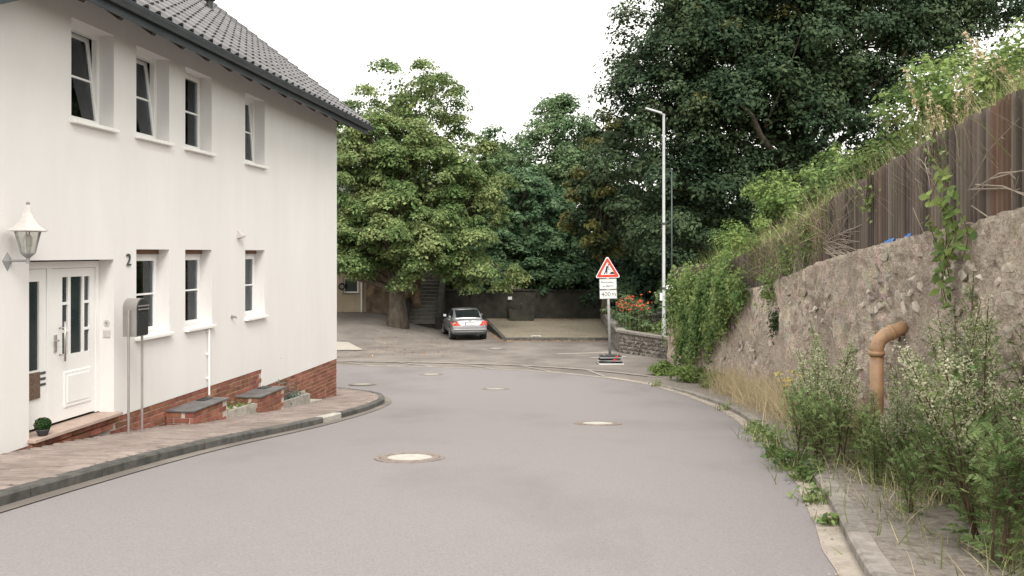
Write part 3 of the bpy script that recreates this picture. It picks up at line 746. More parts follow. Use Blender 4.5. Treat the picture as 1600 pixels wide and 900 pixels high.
mb = MB(); mb.add([RP(0,VE1,.06), RP(SL,VE1,.06), RP(SL,VE1,-.19), RP(0,VE1,-.17), RP(0,VE1+.03,.06), RP(SL,VE1+.03,.06), RP(SL,VE1+.03,-.19), RP(0,VE1+.03,-.17)],
       [(0,1,2,3),(7,6,5,4),(0,4,5,1),(1,5,6,2),(2,6,7,3),(3,7,4,0)]); mb.build('verge_board', M['gutter'], house)
q = RP(3.55, -2.35, .03); mb = MB(); mb.lathe([(.10,0),(.07,.05),(.07,.22),(.12,.23),(.12,.27),(.04,.30)], 14, q); mb.build('roof_vent', M['black'], roof)
# cross gable whose lower verge dips into the top left corner of the view
def CG(v, z, x): return (x, v, z)
mb = MB()
for x0, x1 in ((.02,.42),):
    P0, P1 = (-11.2, 4.65), (-14.2, 3.29)
    mb.add([(x0,P0[0],P0[1]),(x1,P0[0],P0[1]),(x1,P1[0],P1[1]),(x0,P1[0],P1[1]),(x0,P0[0],P0[1]+.16),(x1,P0[0],P0[1]+.16),(x1,P1[0],P1[1]+.16),(x0,P1[0],P1[1]+.16)], [(3,2,1,0),(4,5,6,7),(0,1,5,4),(1,2,6,5),(2,3,7,6),(3,0,4,7)])
mb.build('canopy_roof', M['gutter'], house)

# brick light wells with slate covers
for (u0, u1, dp, zt_, lab) in ((8.06,6.89,.434,-.73,'brick light well with slate cover below the waste pipe'), (5.66,4.50,.46,-.915,'brick light well with slate cover at the plinth step')):
    w0 = H2W(0, -u0); root = thing('light_well', (w0.x, w0.y, zt_), HA, lab, 'light well', 'light wells along the plinth')
    Lw = u0-u1; MB().box(.012, dp-.012, .012, Lw-.012, -.75, -.035).build('core', M['mortar'], root)
    MB().box(.012, dp+.02, -.02, Lw+.02, -.032, .0, .006).build('cover', M['slate'], root)
    MB().box(.06, dp*.5, Lw*.70, Lw*.94, .0, .012, .004).build('grate', M['black'], root)
    for c in range(9):
        z = -.036-bh/2-.006-c*.083
        sh = .125 if c % 2 else 0
        for k in range(int(Lw/.25)+1):
            v = .12+k*.25-sh
            if v > Lw-.06: continue
            gz = slope_g(-u0+v)-zt_
            if z+bh/2 < gz-.02: continue
            me_ = bmesh_full if .11 <= v <= Lw-.11 else bmesh_half
            vv = v if me_ is bmesh_full else (.0575 if v < .2 else Lw-.0575)
            add_brick(root, me_, (dp, vv, z))
        for k in range(2):
            me_ = bmesh_full if (k + c) % 2 == 0 else bmesh_half
            x = [.12, .36][k] if c % 2 == 0 else [.06, .25][k]
            if x > dp-.05: continue
            if z+bh/2 > slope_g(-u0)-zt_-.02:
                add_brick(root, bmesh_half if x > dp-.15 or x < .1 else bmesh_full, (x, 0.0, z), -math.pi/2)
# low concrete edged beds between and after them
def edging(u0, u1, dp, h, lab):
    w0 = H2W(0, -u0); root = thing('planting_bed', (w0.x, w0.y, slope_g(-u0)), HA, lab, 'planting bed')
    Lw = u0-u1; dz = slope_g(-u1)-slope_g(-u0)
    m = MB(); a = [(dp-.06,0,-.12),(dp,0,-.12),(dp,Lw,dz-.12),(dp-.06,Lw,dz-.12)]; b = [(dp-.06,0,h),(dp,0,h),(dp,Lw,h+dz*.45),(dp-.06,Lw,h+dz*.45)]
    m.add(a+b, [(3,2,1,0),(4,5,6,7),(0,1,5,4),(1,2,6,5),(2,3,7,6),(3,0,4,7)]); m.build('edging', M['concrete'], root)
    m = MB(); m.add([(.0,0,h-.05),(dp-.05,0,h-.05),(dp-.05,Lw,h-.06+dz*.45),(0,Lw,h-.06+dz*.45)], [(0,1,2,3)]); m.build('soil', M['soil'], root)
    return root
edging(6.87, 5.68, .40, .12, 'low concrete edged bed between the two light wells')
edging(4.46, 2.95, .40, .13, 'low concrete edged bed with blue green plants beyond the light wells')
w0 = H2W(.22, -2.5); o = MB().box(-.16, .16, -.35, .35, -.02, .05, .012).build('stone_slab', M['concrete']); o.location = (w0.x, w0.y, slope_g(-2.5)); o.rotation_euler = (R(-6), 0, HA)
tag(o, 'flat grey stone slab lying below the cellar opening', 'slab')

# letterbox on two posts
w0 = H2W(.0, -9.66); mbx = thing('letterbox', (-5.08, 11.40, G(11.4)+.12), HA, 'round topped steel letterbox on two thin posts beside the front door', 'letterbox')
b0 = -1.12+CAMZ-(G(11.4)+.12); arch = []
hw, hh = .15, .51
for k in range(13): a = math.pi*k/12; arch.append((.165 + hw*math.cos(a)*.9, b0 + hh - .14 + .14*math.sin(a)))
pr_ = [(.165+hw*.9, b0), ] + arch + [(.165-hw*.9, b0)]
mb = MB(); mb.prism(pr_, 0, -.12, .075); mb.build('housing', M['steel'], mbx)
mb = MB(); pf_ = [(.165+(y-.165)*.90, b0+.012+(z-b0)*.955) for y, z in pr_]; mb.prism(pf_, 0, .076, .095); mb.build('front_door', M['black'], mbx)
for z in (.40, .355): MB().box(.094, .112, .165-.12, .165+.12, b0+z, b0+z+.016).build('slot_bar', M['steel'], mbx)
mb = MB(); mb.tube([(.094,.165,b0+.30), (.104,.165,b0+.30)], .012, 10); mb.build('lock', M['chrome'], mbx)
for v in (.0, .33): mb = MB(); mb.tube([(-.02,v,-.1), (-.02,v,b0+.36)], .0165, 10); mb.build('post', M['steel'], mbx)

# wall lantern
lw = H2W(0, -11.48); lan = thing('wall_lantern', (lw.x, lw.y, CAMZ-.09), HA, 'grey white six sided lantern on a wall bracket beside the door', 'lantern')
mb = MB(); mb.add([(0,0,.10),(0,.085,0),(0,0,-.12),(0,-.085,0),(.045,0,0)], [(0,1,4),(1,2,4),(2,3,4),(3,0,4),(3,2,1,0)]); mb.build('wall_plate', M['alu_grey'], lan)
mb = MB(); mb.tube([(.03,0,0),(.27,0,0)], .013, 8); mb.tube([(.25,0,-.03),(.25,0,.05)], .02, 8); mb.build('bracket', M['alu_grey'], lan)
mb = MB(); mb.lathe([(.02,.03),(.045,.05),(.075,.075),(.082,.09)], 6, (.25,0,0)); mb.build('base_cup', M['alu_grey'], lan)
zg0, zg1, r0, r1 = .09, .335, .078, .14
for k in range(6):
    a0, a1 = math.pi*k/3, math.pi*(k+1)/3
    P = lambda a, r, z: (.25+r*math.cos(a), r*math.sin(a), z)
    mb = MB(); mb.tube([P(a0, r0, zg0), P(a0, r1, zg1)], .007, 6); mb.build('glazing_bar', M['alu_grey'], lan)
    mb = MB(); mb.add([P(a0, r0-.004, zg0), P(a1, r0-.004, zg0), P(a1, r1-.004, zg1), P(a0, r1-.004, zg1)], [(0,1,2,3)]); mb.build('pane', M['lamp_glass'], lan)
mb = MB(); mb.lathe([(.155,.325),(.22,.335),(.215,.345),(.16,.375),(.11,.42),(.07,.48),(.045,.54),(.03,.60),(.012,.63)], 6, (.25,0,0)); mb.build('hood', M['alu_white'], lan)
mb = MB(); mb.lathe([(.008,.62),(.02,.638),(.02,.648),(.008,.66)], 8, (.25,0,0)); mb.build('finial', M['alu_grey'], lan)
mb = MB(); mb.lathe([(.03,.09),(.03,.15),(.045,.18),(.045,.26),(.02,.30)], 10, (.25,0,0)); mb.build('bulb', M['pvc'], lan)
# ------------------------------------------------------------------ retaining wall on the right
def wall_mat():
    m = pm('rough_wall', (.36,.29,.235), (.62,.525,.44), 14, .95, 1.0, 34, c3=(.17,.13,.10), s3=24, m3=.7, bdist=.05, detail=8, lo=.32, hi=.7)
    N = m.node_tree.nodes; L = m.node_tree.links; b = N['Principled BSDF']
    src = b.inputs['Base Color'].links[0].from_socket
    g = N.new('ShaderNodeNewGeometry'); v = N.new('ShaderNodeTexVoronoi'); v.inputs['Scale'].default_value = 5.5
    mp_ = N.new('ShaderNodeMapping'); mp_.inputs['Scale'].default_value = (1, 1, 1.6); L.new(g.outputs['Position'], mp_.inputs[0]); L.new(mp_.outputs[0], v.inputs['Vector'])
    n2 = N.new('ShaderNodeTexNoise'); n2.inputs['Scale'].default_value = .9; n2.inputs['Detail'].default_value = 4; L.new(g.outputs['Position'], n2.inputs['Vector'])
    r = N.new('ShaderNodeValToRGB'); r.color_ramp.elements[0].position = .42; r.color_ramp.elements[1].position = .6; L.new(n2.outputs[0], r.inputs[0])
    mu = N.new('ShaderNodeMath'); mu.operation = 'MULTIPLY'; mu.inputs[1].default_value = .6; L.new(r.outputs[0], mu.inputs[0])
    h = N.new('ShaderNodeHueSaturation'); h.inputs['Saturation'].default_value = .22; L.new(v.outputs['Color'], h.inputs['Color'])
    mx_ = N.new('ShaderNodeMix'); mx_.data_type = 'RGBA'; mx_.blend_type = 'OVERLAY'
    L.new(mu.outputs[0], mx_.inputs[0]); L.new(src, mx_.inputs[6]); L.new(h.outputs[0], mx_.inputs[7])
    n3 = N.new('ShaderNodeTexNoise'); n3.inputs['Scale'].default_value = .55; n3.inputs['Detail'].default_value = 7; n3.inputs['Roughness'].default_value = .7; L.new(g.outputs['Position'], n3.inputs['Vector'])
    r3 = N.new('ShaderNodeValToRGB'); r3.color_ramp.elements[0].position = .5; r3.color_ramp.elements[1].position = .62; L.new(n3.outputs[0], r3.inputs[0])
    m3_ = N.new('ShaderNodeMath'); m3_.operation = 'MULTIPLY'; m3_.inputs[1].default_value = .5; L.new(r3.outputs[0], m3_.inputs[0])
    mx2 = N.new('ShaderNodeMix'); mx2.data_type = 'RGBA'; mx2.inputs[7].default_value = (.23,.19,.16, 1)
    L.new(m3_.outputs[0], mx2.inputs[0]); L.new(mx_.outputs[2], mx2.inputs[6]); L.new(mx2.outputs[2], b.inputs['Base Color'])
    return m
M['rough_wall'] = wall_mat()
M['wall_stone'] = pm('wall_stone', (.36,.31,.265), (.60,.53,.465), 5, .95, .8, 40, rnd=.3, bdist=.015, c3=(.13,.12,.10), s3=8, m3=.5)
rw_root = thing('retaining_wall', (RW(10), 10, G(10)), 0, 'tall rough brown stone retaining wall along the right pavement', 'wall')
O = Vector(rw_root.location)
def wnorm(y):
    t = Vector((RW(y+.1)-RW(y-.1), .2)).normalized(); return Vector((-t.y, t.x, 0))
def wdisp(y, z):
    a = .035*mnoise.noise((y*.7, z*.9, 2)) + .035*mnoise.noise((y*2.6, z*2.6, 5)) + .026*mnoise.noise((y*7, z*8, 9)) + .020*mnoise.noise((y*16, z*18, 4))
    d, pts = mnoise.voronoi((y*3.4+.25*mnoise.noise((y*4, z*4, 1)), z*5.6+.25*mnoise.noise((y*4, z*4, 8)), 0)); ex = smooth(-.22, .22, mnoise.noise((y*.45, z*.8, 14)))
    e = d[1]-d[0]
    return a + ex*(.05*smooth(0, .2, e) - .03 + .022*mnoise.noise((pts[0].x*3, pts[0].y*3, 7)))
def wpt(y, z, extra=0):
    n = wnorm(y); return Vector((RW(y), y, z)) + n*(wdisp(y, z) + extra - .05*(z-G(y))*.35)
ysn = np.concatenate([np.arange(-4, 5, .25), np.arange(5, 24, .055), np.arange(24, 30.9, .12)]); rows = []
NZ = 44
for y in ysn:
    zb_ = G(y)-.1; zt_ = ZT(y) + .025*mnoise.noise((y*3, 0, 0)) + .015*mnoise.noise((y*11, 0, 0)); r = []
    for k in range(NZ+1): r.append(wpt(y, zb_+(zt_-zb_)*k/NZ)-O)
    r.append(Vector((RW(y)+.18, y, zt_+.012))-O); r.append(Vector((RW(y)+.42, y, zt_-.02))-O); r.append(Vector((RW(y)+.44, y, zt_-1.0))-O)
    rows.append(r)
wme = grid_mesh('wall_face', rows, M['rough_wall'], rw_root)
# end return
r0 = [p for p in rows[-1][:NZ+1]]; grid_mesh('wall_end', [r0, [p+Vector((1.6,.25,0)) for p in r0]], M['rough_wall'], rw_root)
def hull_rock(sd, n=13):
    rg = np.random.default_rng(sd); P = rg.normal(size=(n, 3)); P /= np.linalg.norm(P, axis=1, keepdims=True); P = np.clip(P*1.25, -.86, .86)
    bm = bmesh.new(); [bm.verts.new(p) for p in P]; bmesh.ops.convex_hull(bm, input=bm.verts)
    me = bpy.data.meshes.new('stone'); bm.to_mesh(me); bm.free(); return me
rocks = [hull_rock(s) for s in range(8)]
for r_ in rocks: r_.materials.append(M['wall_stone'])
rg = random.Random(3); cnt = 0
placed = []
while cnt < 290:
    y = rg.uniform(6, 25) if rg.random() < .6 else rg.uniform(6, 13); z0_, z1_ = G(y)+.15, ZT(y)-.12; z = rg.uniform(z0_, z1_)
    if mnoise.noise((y*.45, z*.8, 14)) < -.03 or (z1_-z) < .25 and rg.random() < .7: continue
    if any(abs(y-a) < .17 and abs(z-b) < .10 for a, b in placed): continue
    placed.append((y, z)); p = wpt(y, z, -.004)-O; n = wnorm(y)
    o = bpy.data.objects.new('stone', rg.choice(rocks)); COL.objects.link(o); o.parent = rw_root; o.location = p
    w_ = rg.uniform(.05, .15); o.scale = (rg.uniform(.028, .045), w_, w_*rg.uniform(.4, .75)); o.rotation_euler = (rg.uniform(-.35, .35), 0, math.atan2(n.y, n.x)); cnt += 1

# slatted fence on top of it
fen = thing('slat_fence', (RW(15), 15, ZT(15)), 0, 'weathered dark brown vertical slat fence on top of the retaining wall', 'fence')
O = Vector(fen.location); ft = lambda y: ZT(y) + .95 + .07*(1-smooth(7, 14, y)) + .02*math.sin(y*.7)
y = 2.0; k = 0; slat_cache = []
fx = lambda y: RW(y) + .17
while y < 30.6:
    t = Vector((fx(y+.1)-fx(y-.1), .2)).normalized(); n = Vector((-t.y, t.x)); w_ = .043
    gap = 23.9 < y < 24.4
    zb_, zt_ = ZT(y)-.01+rg.uniform(0, .02), ft(y)+rg.uniform(-.022, .018); tl = rg.uniform(-.012, .012)
    if not gap:
        m = MB(); pr = [(-w_, .0), (-w_*.45, .027), (w_*.45, .027), (w_, .0), (w_*.8, -.012), (-w_*.8, -.012)]
        vs_ = [];
        for zz, dx in ((zb_, 0), (zt_, tl)):
            for a, b in pr: q = Vector((fx(y), y)) + t*(a+dx) + n*b; vs_.append(Vector((q.x, q.y, zz + (t.y*a*(ZT(y+.5)-ZT(y-.5)) if zz == zt_ else 0)))-O)
        m.add(vs_, [(5,4,3,2,1,0), (6,7,8,9,10,11)] + [(i, (i+1) % 6, 6+(i+1) % 6, 6+i) for i in range(6)])
        red = (6.9 < y < 7.5 and rg.random() < .5) or rg.random() < .06
        m.build('slat', M['fence_rust'] if red else M['fence'], fen)
    y += .098 if y > 5 else .1; k += 1
for hgt in (.25, .7):
    m = MB(); m.tube([Vector((fx(yy)+.045, yy, ZT(yy)+hgt))-O for yy in np.arange(2, 30.8, .7)], .03, 5); m.build('rail', M['fence'], fen)
for yy in np.arange(2.5, 30.8, 2.4):
    m = MB(); m.tube([Vector((fx(yy)+.11, yy, ZT(yy)-.3))-O, Vector((fx(yy)+.11, yy, ft(yy)-.08))-O], .045, 6); m.build('post', M['fence'], fen)
# scrap of blue sheeting caught under the fence
for (ya, L_) in ((10.45,.42),(9.75,.22)):
    m = MB(); A = []; B = []
    for i in range(9):
        yy = ya-L_/2+L_*i/8; q = Vector((fx(yy), yy)) + wnorm(yy).xy*(.06+.02*math.sin(i*2.3)); z = ZT(yy)+.0
        A.append((q.x, q.y, z+.012+.01*math.sin(i*1.7))); B.append((q.x+.03, q.y, z+.055+.02*math.sin(i*2.9)))
    o = grid_mesh('plastic_scrap', [A, B], M['blue_tarp'])
    tag(o, 'longer scrap of blue sheeting caught under the fence' if L_ > .3 else 'smaller scrap of blue sheeting caught under the fence', 'plastic sheet', 'blue scraps under the fence')

# drain pipe coming out of the wall
py = 9.55; pz = CAMZ-.86; px_ = RW(py); n = wnorm(py)
pip = thing('drain_pipe', (px_, py, G(py)+.1), 0, 'orange brown plastic drain pipe elbowing out of the retaining wall', 'pipe'); O = Vector(pip.location)
p0 = Vector((px_+.1, py, pz+.06))-O; p1 = p0 + Vector((-.27, -.02, -.03)); p1.z = p0.z-.04
el = [p0, p0.lerp(p1, .6)]
c = p1
el = [p0, Vector((p0.x-.24, p0.y-.02, p0.z-.09)), Vector((p0.x-.31, p0.y-.025, p0.z-.125)), Vector((p0.x-.37, p0.y-.03, p0.z-.18)), Vector((p0.x-.395, p0.y-.03, p0.z-.26)), Vector((p0.x-.395, p0.y-.03, p0.z-.34))]
m = MB(); m.tube(el, .078, 18); m.build('elbow', M['pipe'], pip, True)
m = MB(); m.tube([el[-1]+Vector((0,0,.02)), Vector((el[-1].x, el[-1].y, .02))], .072, 18); m.build('downpipe', M['pipe'], pip, True)
for a, b in ((el[-1]+Vector((0,0,.05)), el[-1]+Vector((0,0,.0))), (el[1]+Vector((.03,0,.012)), el[1]+Vector((-.01,0,-.004)))):
    m = MB(); m.tube([a, b], .088, 18); m.build('socket_ring', M['pipe'], pip, True)

# ------------------------------------------------------------------ manhole covers
def manhole(x, y, lab, zf=None, s=1.0):
    z = zf if zf is not None else G(y)+.057; t = math.atan((G(y+.3)-G(y-.3))/.6)
    root = thing('manhole_cover', (x, y, z), 0, lab, 'manhole', 'manhole covers in the road', rot=(t, 0, 0))
    def ring(r0, r1, zz, zc):
        m = MB(); N_ = 40; vs_ = []
        for r, q in ((r0, zz-.012), (r0, zz), (r1, zz), (r1, zz-.012)):
            vs_ += [(r*math.cos(2*math.pi*k/N_)*s, r*math.sin(2*math.pi*k/N_)*s, q) for k in range(N_)]
        return m.add(vs_, [(i*N_+k, i*N_+(k+1) % N_, (i+1)*N_+(k+1) % N_, (i+1)*N_+k) for i in range(3) for k in range(N_)])
    ring(.34, .395, .004, 0).build('frame', M['manhole_iron'], root); ring(.25, .332, .006, 0).build('cover_rim', M['manhole_iron'], root)
    m = MB(); m.lathe([(.247*s, -.012), (.247*s, .004), (.001, .005)], 36); m.build('cover_fill', M['manhole_conc' if y < 18 else 'manhole_far'], root)
    m = MB()
    for k in range(16):
        a = 2*math.pi*k/16; m.box(-.014, .014, -.03, .03, 0, .009); 
        for j in range(len(m.v)-8, len(m.v)):
            vx, vy, vz = m.v[j]; vy += .292; m.v[j] = ((vx*math.cos(a)-vy*math.sin(a))*s, (vx*math.sin(a)+vy*math.cos(a))*s, vz)
    m.build('rim_studs', M['manhole_iron'], root)
    return root
manhole(-1.14, 9.57, 'round manhole cover with pale concrete centre, nearest to the viewer')
manhole(1.40, 14.0, 'round manhole cover right of the road centre, second nearest')
manhole(-.45, 23.6, 'small looking manhole cover in the middle of the bend')
manhole(-2.62, 27.8, 'far manhole cover near the pale strip of the square')
manhole(-4.35, 24.9, 'manhole cover just beyond the house corner')
manhole(-.70, 37.6, 'manhole cover in the brown square near the parked car', GP(-.7, 37.6)+.014)

# ------------------------------------------------------------------ road sign
sx, sy = 3.62, 31.6; sz = GP(sx, sy)
sg = thing('road_sign', (sx, sy, sz), 0, 'triangular road works sign on a grey post with two white plates', 'sign', rot=(0, R(-1.6), R(-3)))
SCL = 1340/sy
zt_of = lambda py_: CAMZ - (py_-395)/SCL - sz
m = MB(); m.tube([(0,.045,.02), (0,.045,zt_of(402))], .05, 14); m.build('post', M['galv'], sg, True)
def tri(cz, side, r, y0, y1):
    h = side*math.sqrt(3)/2; pts = [(-side/2, cz), (side/2, cz), (0, cz+h)]; c = Vector((0, cz+h/3)); out = []
    for i in range(3):
        p = Vector(pts[i]); a = (Vector(pts[i-1])-p).normalized(); b = (Vector(pts[(i+1) % 3])-p).normalized(); bis = (a+b).normalized()
        q = p + bis*r*2
        a0 = math.atan2(-bis.y, -bis.x)
        for k in range(5): an = a0 - R(60) + R(120)*k/4; out.append((q.x+r*math.cos(an), q.y+r*math.sin(an)))
    return out, y0, y1
tb_ = zt_of(434)
for nm, off, sd, r, y0, y1, mt in (('triangle_plate', 0, .94, .05, -.004, .012, 'sign_white'), ('red_border', .022, .86, .045, -.008, -.0045, 'sign_red'), ('white_field', .115, .54, .02, -.012, -.0085, 'sign_white')):
    pts, a, b = tri(tb_+off, sd, r, y0, y1); m = MB(); m.prism(pts, 1, a, b); m.build(nm, M[mt], sg)
# pictogram: worker with shovel and heap
def poly_part(name, polys, y0, y1, mt, parent):
    m = MB()
    for p in polys: m.prism(p, 1, y0, y1)
    return m.build(name, M[mt], parent)
zc = tb_+.13; S_ = .40
def PP(pts): return [((x-.5)*S_, zc+z*S_) for x, z in pts]
circ = lambda x, z, r: [(x+r*math.cos(2*math.pi*k/10), z+r*math.sin(2*math.pi*k/10)) for k in range(10)]
poly_part('worker_symbol', [PP(circ(.60,.86,.075)), PP([(.32,.52),(.46,.45),(.60,.72),(.50,.80),(.40,.76)]), PP([(.32,.54),(.44,.47),(.40,.28),(.24,.02),(.12,.02),(.27,.30)]),
   PP([(.38,.50),(.48,.44),(.50,.25),(.46,.02),(.36,.02),(.39,.26)]), PP([(.55,.74),(.60,.68),(.66,.52),(.60,.50)]), PP([(.30,.60),(.34,.64),(.74,.40),(.70,.36)])], -.0165, -.0125, 'black', sg)
poly_part('heap_symbol', [PP([(.62,.02),(1.18,.02),(1.0,.22),(.90,.27),(.80,.20)])], -.0165, -.0125, 'black', sg)
p1z0, p1z1, p2z0, p2z1 = zt_of(452), zt_of(435.5), zt_of(467), zt_of(453)
for nm, a, b in (('upper_plate', p1z0, p1z1), ('lower_plate', p2z0, p2z1)):
    m = MB(); m.box(-.32, .32, -.004, .012, a, b, .003); o = m.build(nm, M['sign_white'], sg)
    m = MB(); e = .012
    m.box(-.315,.315,-.008,-.005,a+.008,a+.008+e); m.box(-.315,.315,-.008,-.005,b-.008-e,b-.008); m.box(-.315,-.315+e,-.008,-.005,a+.02,b-.02); m.box(.315-e,.315,-.008,-.005,a+.02,b-.02); m.build('plate_border', M['black'], o)
for tx, sz_, zz, tx_x in (('Baustellen-', .115, p1z1-.125, 0), ('ausfahrt', .115, p1z0+.125, 0), ('400', .235, (p2z0+p2z1)/2, -.085), ('m', .235, (p2z0+p2z1)/2, .205)):
    me = text_mesh(tx, sz_, .0015); me.materials.append(M['black']); o = link_mesh('lettering', me, None, sg); o.location = (tx_x, -.009, zz); o.rotation_euler = (R(90), 0, 0)
for z in (p1z0-.02, p2z0+.06, tb_+.3): MB().box(-.07, .07, .012, .09, z-.02, z+.02).build('clamp', M['galv'], sg)
for k, (rz_, dx, dy) in enumerate(((.03, .02, 0), (-.12, -.03, .02), (.08, .0, -.02))):
    o = thing('sign_foot_plate', (sx+dx, sy+.02+dy, sz+.005+.115*k), rz_, ['lowest recycled foot plate under the road sign', 'middle recycled foot plate under the road sign', 'top recycled foot plate under the road sign'][k], 'foot plate', 'stacked foot plates of the road sign')
    hx, hy = .42-.02*k, .24
    MB().box(-hx, hx, -hy, hy, 0, .085, .018).build('slab', M['rubber'], o)
    MB().box(-hx-.03, hx+.03, -hy-.03, hy+.03, -.004, .03, .008).build('flange', M['sign_white' if k == 0 else 'galv'], o)
    for q in (-1, 1): m = MB(); m.tube([(q*.25,-.1,.085), (q*.25,-.1,.12), (q*.25,.1,.12), (q*.25,.1,.085)], .012, 6); m.build('carry_handle', M['galv'] if k == 2 else M['rubber'], o)
    if k: MB().box(hx*.35, hx*.65, -hy-.034, -hy-.0305, .03, .082).build('reflector', M['sign_red'], o)

# ------------------------------------------------------------------ street lamp and thin mast
lx, ly = 5.98, 33.8; lz = -2.45
lamp = thing('street_lamp', (lx, ly, lz), 0, 'tall grey street lamp with a small flat head', 'street lamp'); k_ = 1340/ly
lh = CAMZ - (178-395)/k_ - lz
m = MB(); m.tube([(0,0,-.1),(0,0,1.3),(0,0,1.32),(0,0,lh)], [.09,.085,.07,.05], 14); m.build('pole', M['galv'], lamp, True)
m = MB(); m.tube([(.05,0,lh-.06),(-.2,-.03,lh+.05)], .04, 8); m.build('arm', M['galv'], lamp)
m = MB(); a = [(-.08,-.09,lh+.0),(-.08,.09,lh+.0),(-.72,.11,lh+.19),(-.72,-.11,lh+.19)]; m.add(a+[(x, y*.8, z+.07) for x, y, z in a], [(3,2,1,0),(4,5,6,7),(0,1,5,4),(1,2,6,5),(2,3,7,6),(3,0,4,7)]); m.build('lamp_head', M['galv'], lamp)
zz = CAMZ-(448-395)/k_-lz
MB().box(.09, .36, -.012, .012, zz-.10, zz+.10, .004).build('street_plate', M['sign_white'], lamp)
MB().box(-.15, -.06, -.06, .06, zz-.55, zz-.25, .01).build('fuse_box', M['sign_white'], lamp)
for z in (zz+2.5, zz-.05): m = MB(); m.tube([(0,0,z-.03),(0,0,z+.03)], .1, 12); m.build('pole_band', M['gutter'], lamp)
mx_, my_ = 6.52, 35.0; mz = -1.4
mast = thing('thin_mast', (mx_, my_, mz), 0, 'thin plain grey mast just behind the street lamp', 'mast'); hh_ = CAMZ-(265-395)*my_/1340-mz
m = MB(); m.tube([(0,0,-.2),(0,0,hh_*.5),(0,0,hh_)], [.032,.03,.026], 10); m.build('pole', M['gutter'], mast, True)
m = MB(); m.lathe([(.045,0),(.05,.02),(.02,.05)], 10, (0,0,hh_)); m.build('cap', M['alu_grey'], mast)

# ------------------------------------------------------------------ low stone walls round the planted bed
dark_rocks = [hull_rock(s) for s in range(20, 28)]
M['rubble_stone'] = pm('rubble_stone', (.13,.118,.105), (.26,.235,.21), 6, .95, .8, 40, rnd=.35, bdist=.015)
for r_ in dark_rocks: r_.materials.append(M['rubble_stone'])
def stone_wall(name, a, b, z0, z1a, z1b, lab, thick=.35):
    a, b = Vector(a), Vector(b); t = (b-a).normalized(); n = Vector((t.y, -t.x)); Lw = (b-a).length
    root = thing(name, (a.x, a.y, z0), math.atan2(t.y, t.x), lab, 'wall')
    m = MB(); m.add([(0,.05,-.2),(Lw,.05,-.2),(Lw,thick,-.2),(0,thick,-.2),(0,.05,z1a-z0),(Lw,.05,z1b-z0),(Lw,thick,z1b-z0),(0,thick,z1a-z0)], [(3,2,1,0),(4,5,6,7),(0,1,5,4),(1,2,6,5),(2,3,7,6),(3,0,4,7)]); m.build('core', M['old_mortar'], root)
    x = .1; row = 0; z = .08
    hmax = max(z1a, z1b)-z0
    while z < hmax-.04:
        x = rg.uniform(.05, .15)
        while x < Lw-.05:
            w_ = rg.uniform(.09, .19); top = (z1a+(z1b-z1a)*x/Lw)-z0
            if z+.06 < top:
                o = bpy.data.objects.new('stone', rg.choice(dark_rocks)); COL.objects.link(o); o.parent = root; o.location = (x+w_/2, .06, z+rg.uniform(-.015, .015)); o.scale = (w_*.62, .06+rg.uniform(0, .03), .085); o.rotation_euler = (0, rg.uniform(-.2, .2), 0)
            x += w_
        z += .15
    k = 0; x = 0
    while x < Lw:
        w_ = min(rg.uniform(.5, .8), Lw-x); za, zb_ = z1a+(z1b-z1a)*x/Lw-z0, z1a+(z1b-z1a)*(x+w_)/Lw-z0
        m = MB(); q = [(x+.008,-.04,za+.003),(x+w_-.008,-.04,zb_+.003),(x+w_-.008,thick+.02,zb_+.003),(x+.008,thick+.02,za+.003)]; m.add(q+[(c[0], c[1], c[2]+.09) for c in q], [(3,2,1,0),(4,5,6,7),(0,1,5,4),(1,2,6,5),(2,3,7,6),(3,0,4,7)]); m.build('coping_stone', M['kerb_grey'], root); x += w_
stone_wall('stone_wall', (4.43,36.0), (6.0,33.3), -2.52, -1.68, -1.72, 'low rubble wall with stone coping behind the road sign')
stone_wall('stone_wall', (5.15,50), (4.44,36.2), -2.6, -1.72, -1.70, 'low rubble wall along the right edge of the cobbled yard')
stone_wall('stone_wall', (5.2,39.6), (7.6,41.2), -1.9, -1.45, -1.25, 'short upper rubble wall inside the planted bed')

# ------------------------------------------------------------------ dark wall, trough, stairs, old house
dw = thing('boundary_wall', (-4.2, 50.3, -2.6), 0, 'dark mossy stone boundary wall behind the parked car', 'wall')
rows = []
for k in range(60):
    x = 9.6*k/59; rows.append([(x, .05*mnoise.noise((x*1.5, z, 3))+.03*mnoise.noise((x*5, z*6, 1)), z) for z in np.arange(-.2, 1.98, .12)])
    rows[-1] += [(x, .02, 2.0), (x, .45, 2.0), (x, .45, -.2)]
grid_mesh('wall_face', rows, M['dark_stone'], dw)
x = -.02
while x < 9.5:
    w_ = rg.uniform(.7, 1.1); MB().box(x+.006, x+w_-.006, -.07, .52, 2.004, 2.10, .012).build('coping_stone', M['dark_stone'], dw); x += w_
o = MB().box(-.12, .12, -.012, 0, -.09, .09, .003).build('wall_plaque', M['sign_white']); o.location = (-.12, 50.2, CAMZ-(466-395)*50.2/1340)
tag(o, 'tiny white plaque on the dark boundary wall', 'plaque')
tr = thing('stone_trough', (.55, 49.3, yz(0, 49.3)), 0, 'dark stone trough with pointed back slab against the wall', 'trough')
m = MB(); m.prism([(-.75,0),(.75,0),(.75,.95),(.35,1.2),(0,1.45),(-.35,1.2),(-.75,.95)], 1, .42, .62); m.build('back_slab', M['dark_stone'], tr)
m = MB(); m.box(-.7,.7,-.4,.42,0,.12); m.box(-.7,.7,-.4,-.28,.12,.6); m.box(-.7,-.58,-.28,.42,.12,.6); m.box(.58,.7,-.28,.42,.12,.6); m.build('basin', M['dark_stone'], tr)
m = MB(); m.tube([(0,.42,.95),(0,.15,.95),(0,.1,.88)], .025, 8); m.build('spout', M['gutter'], tr)
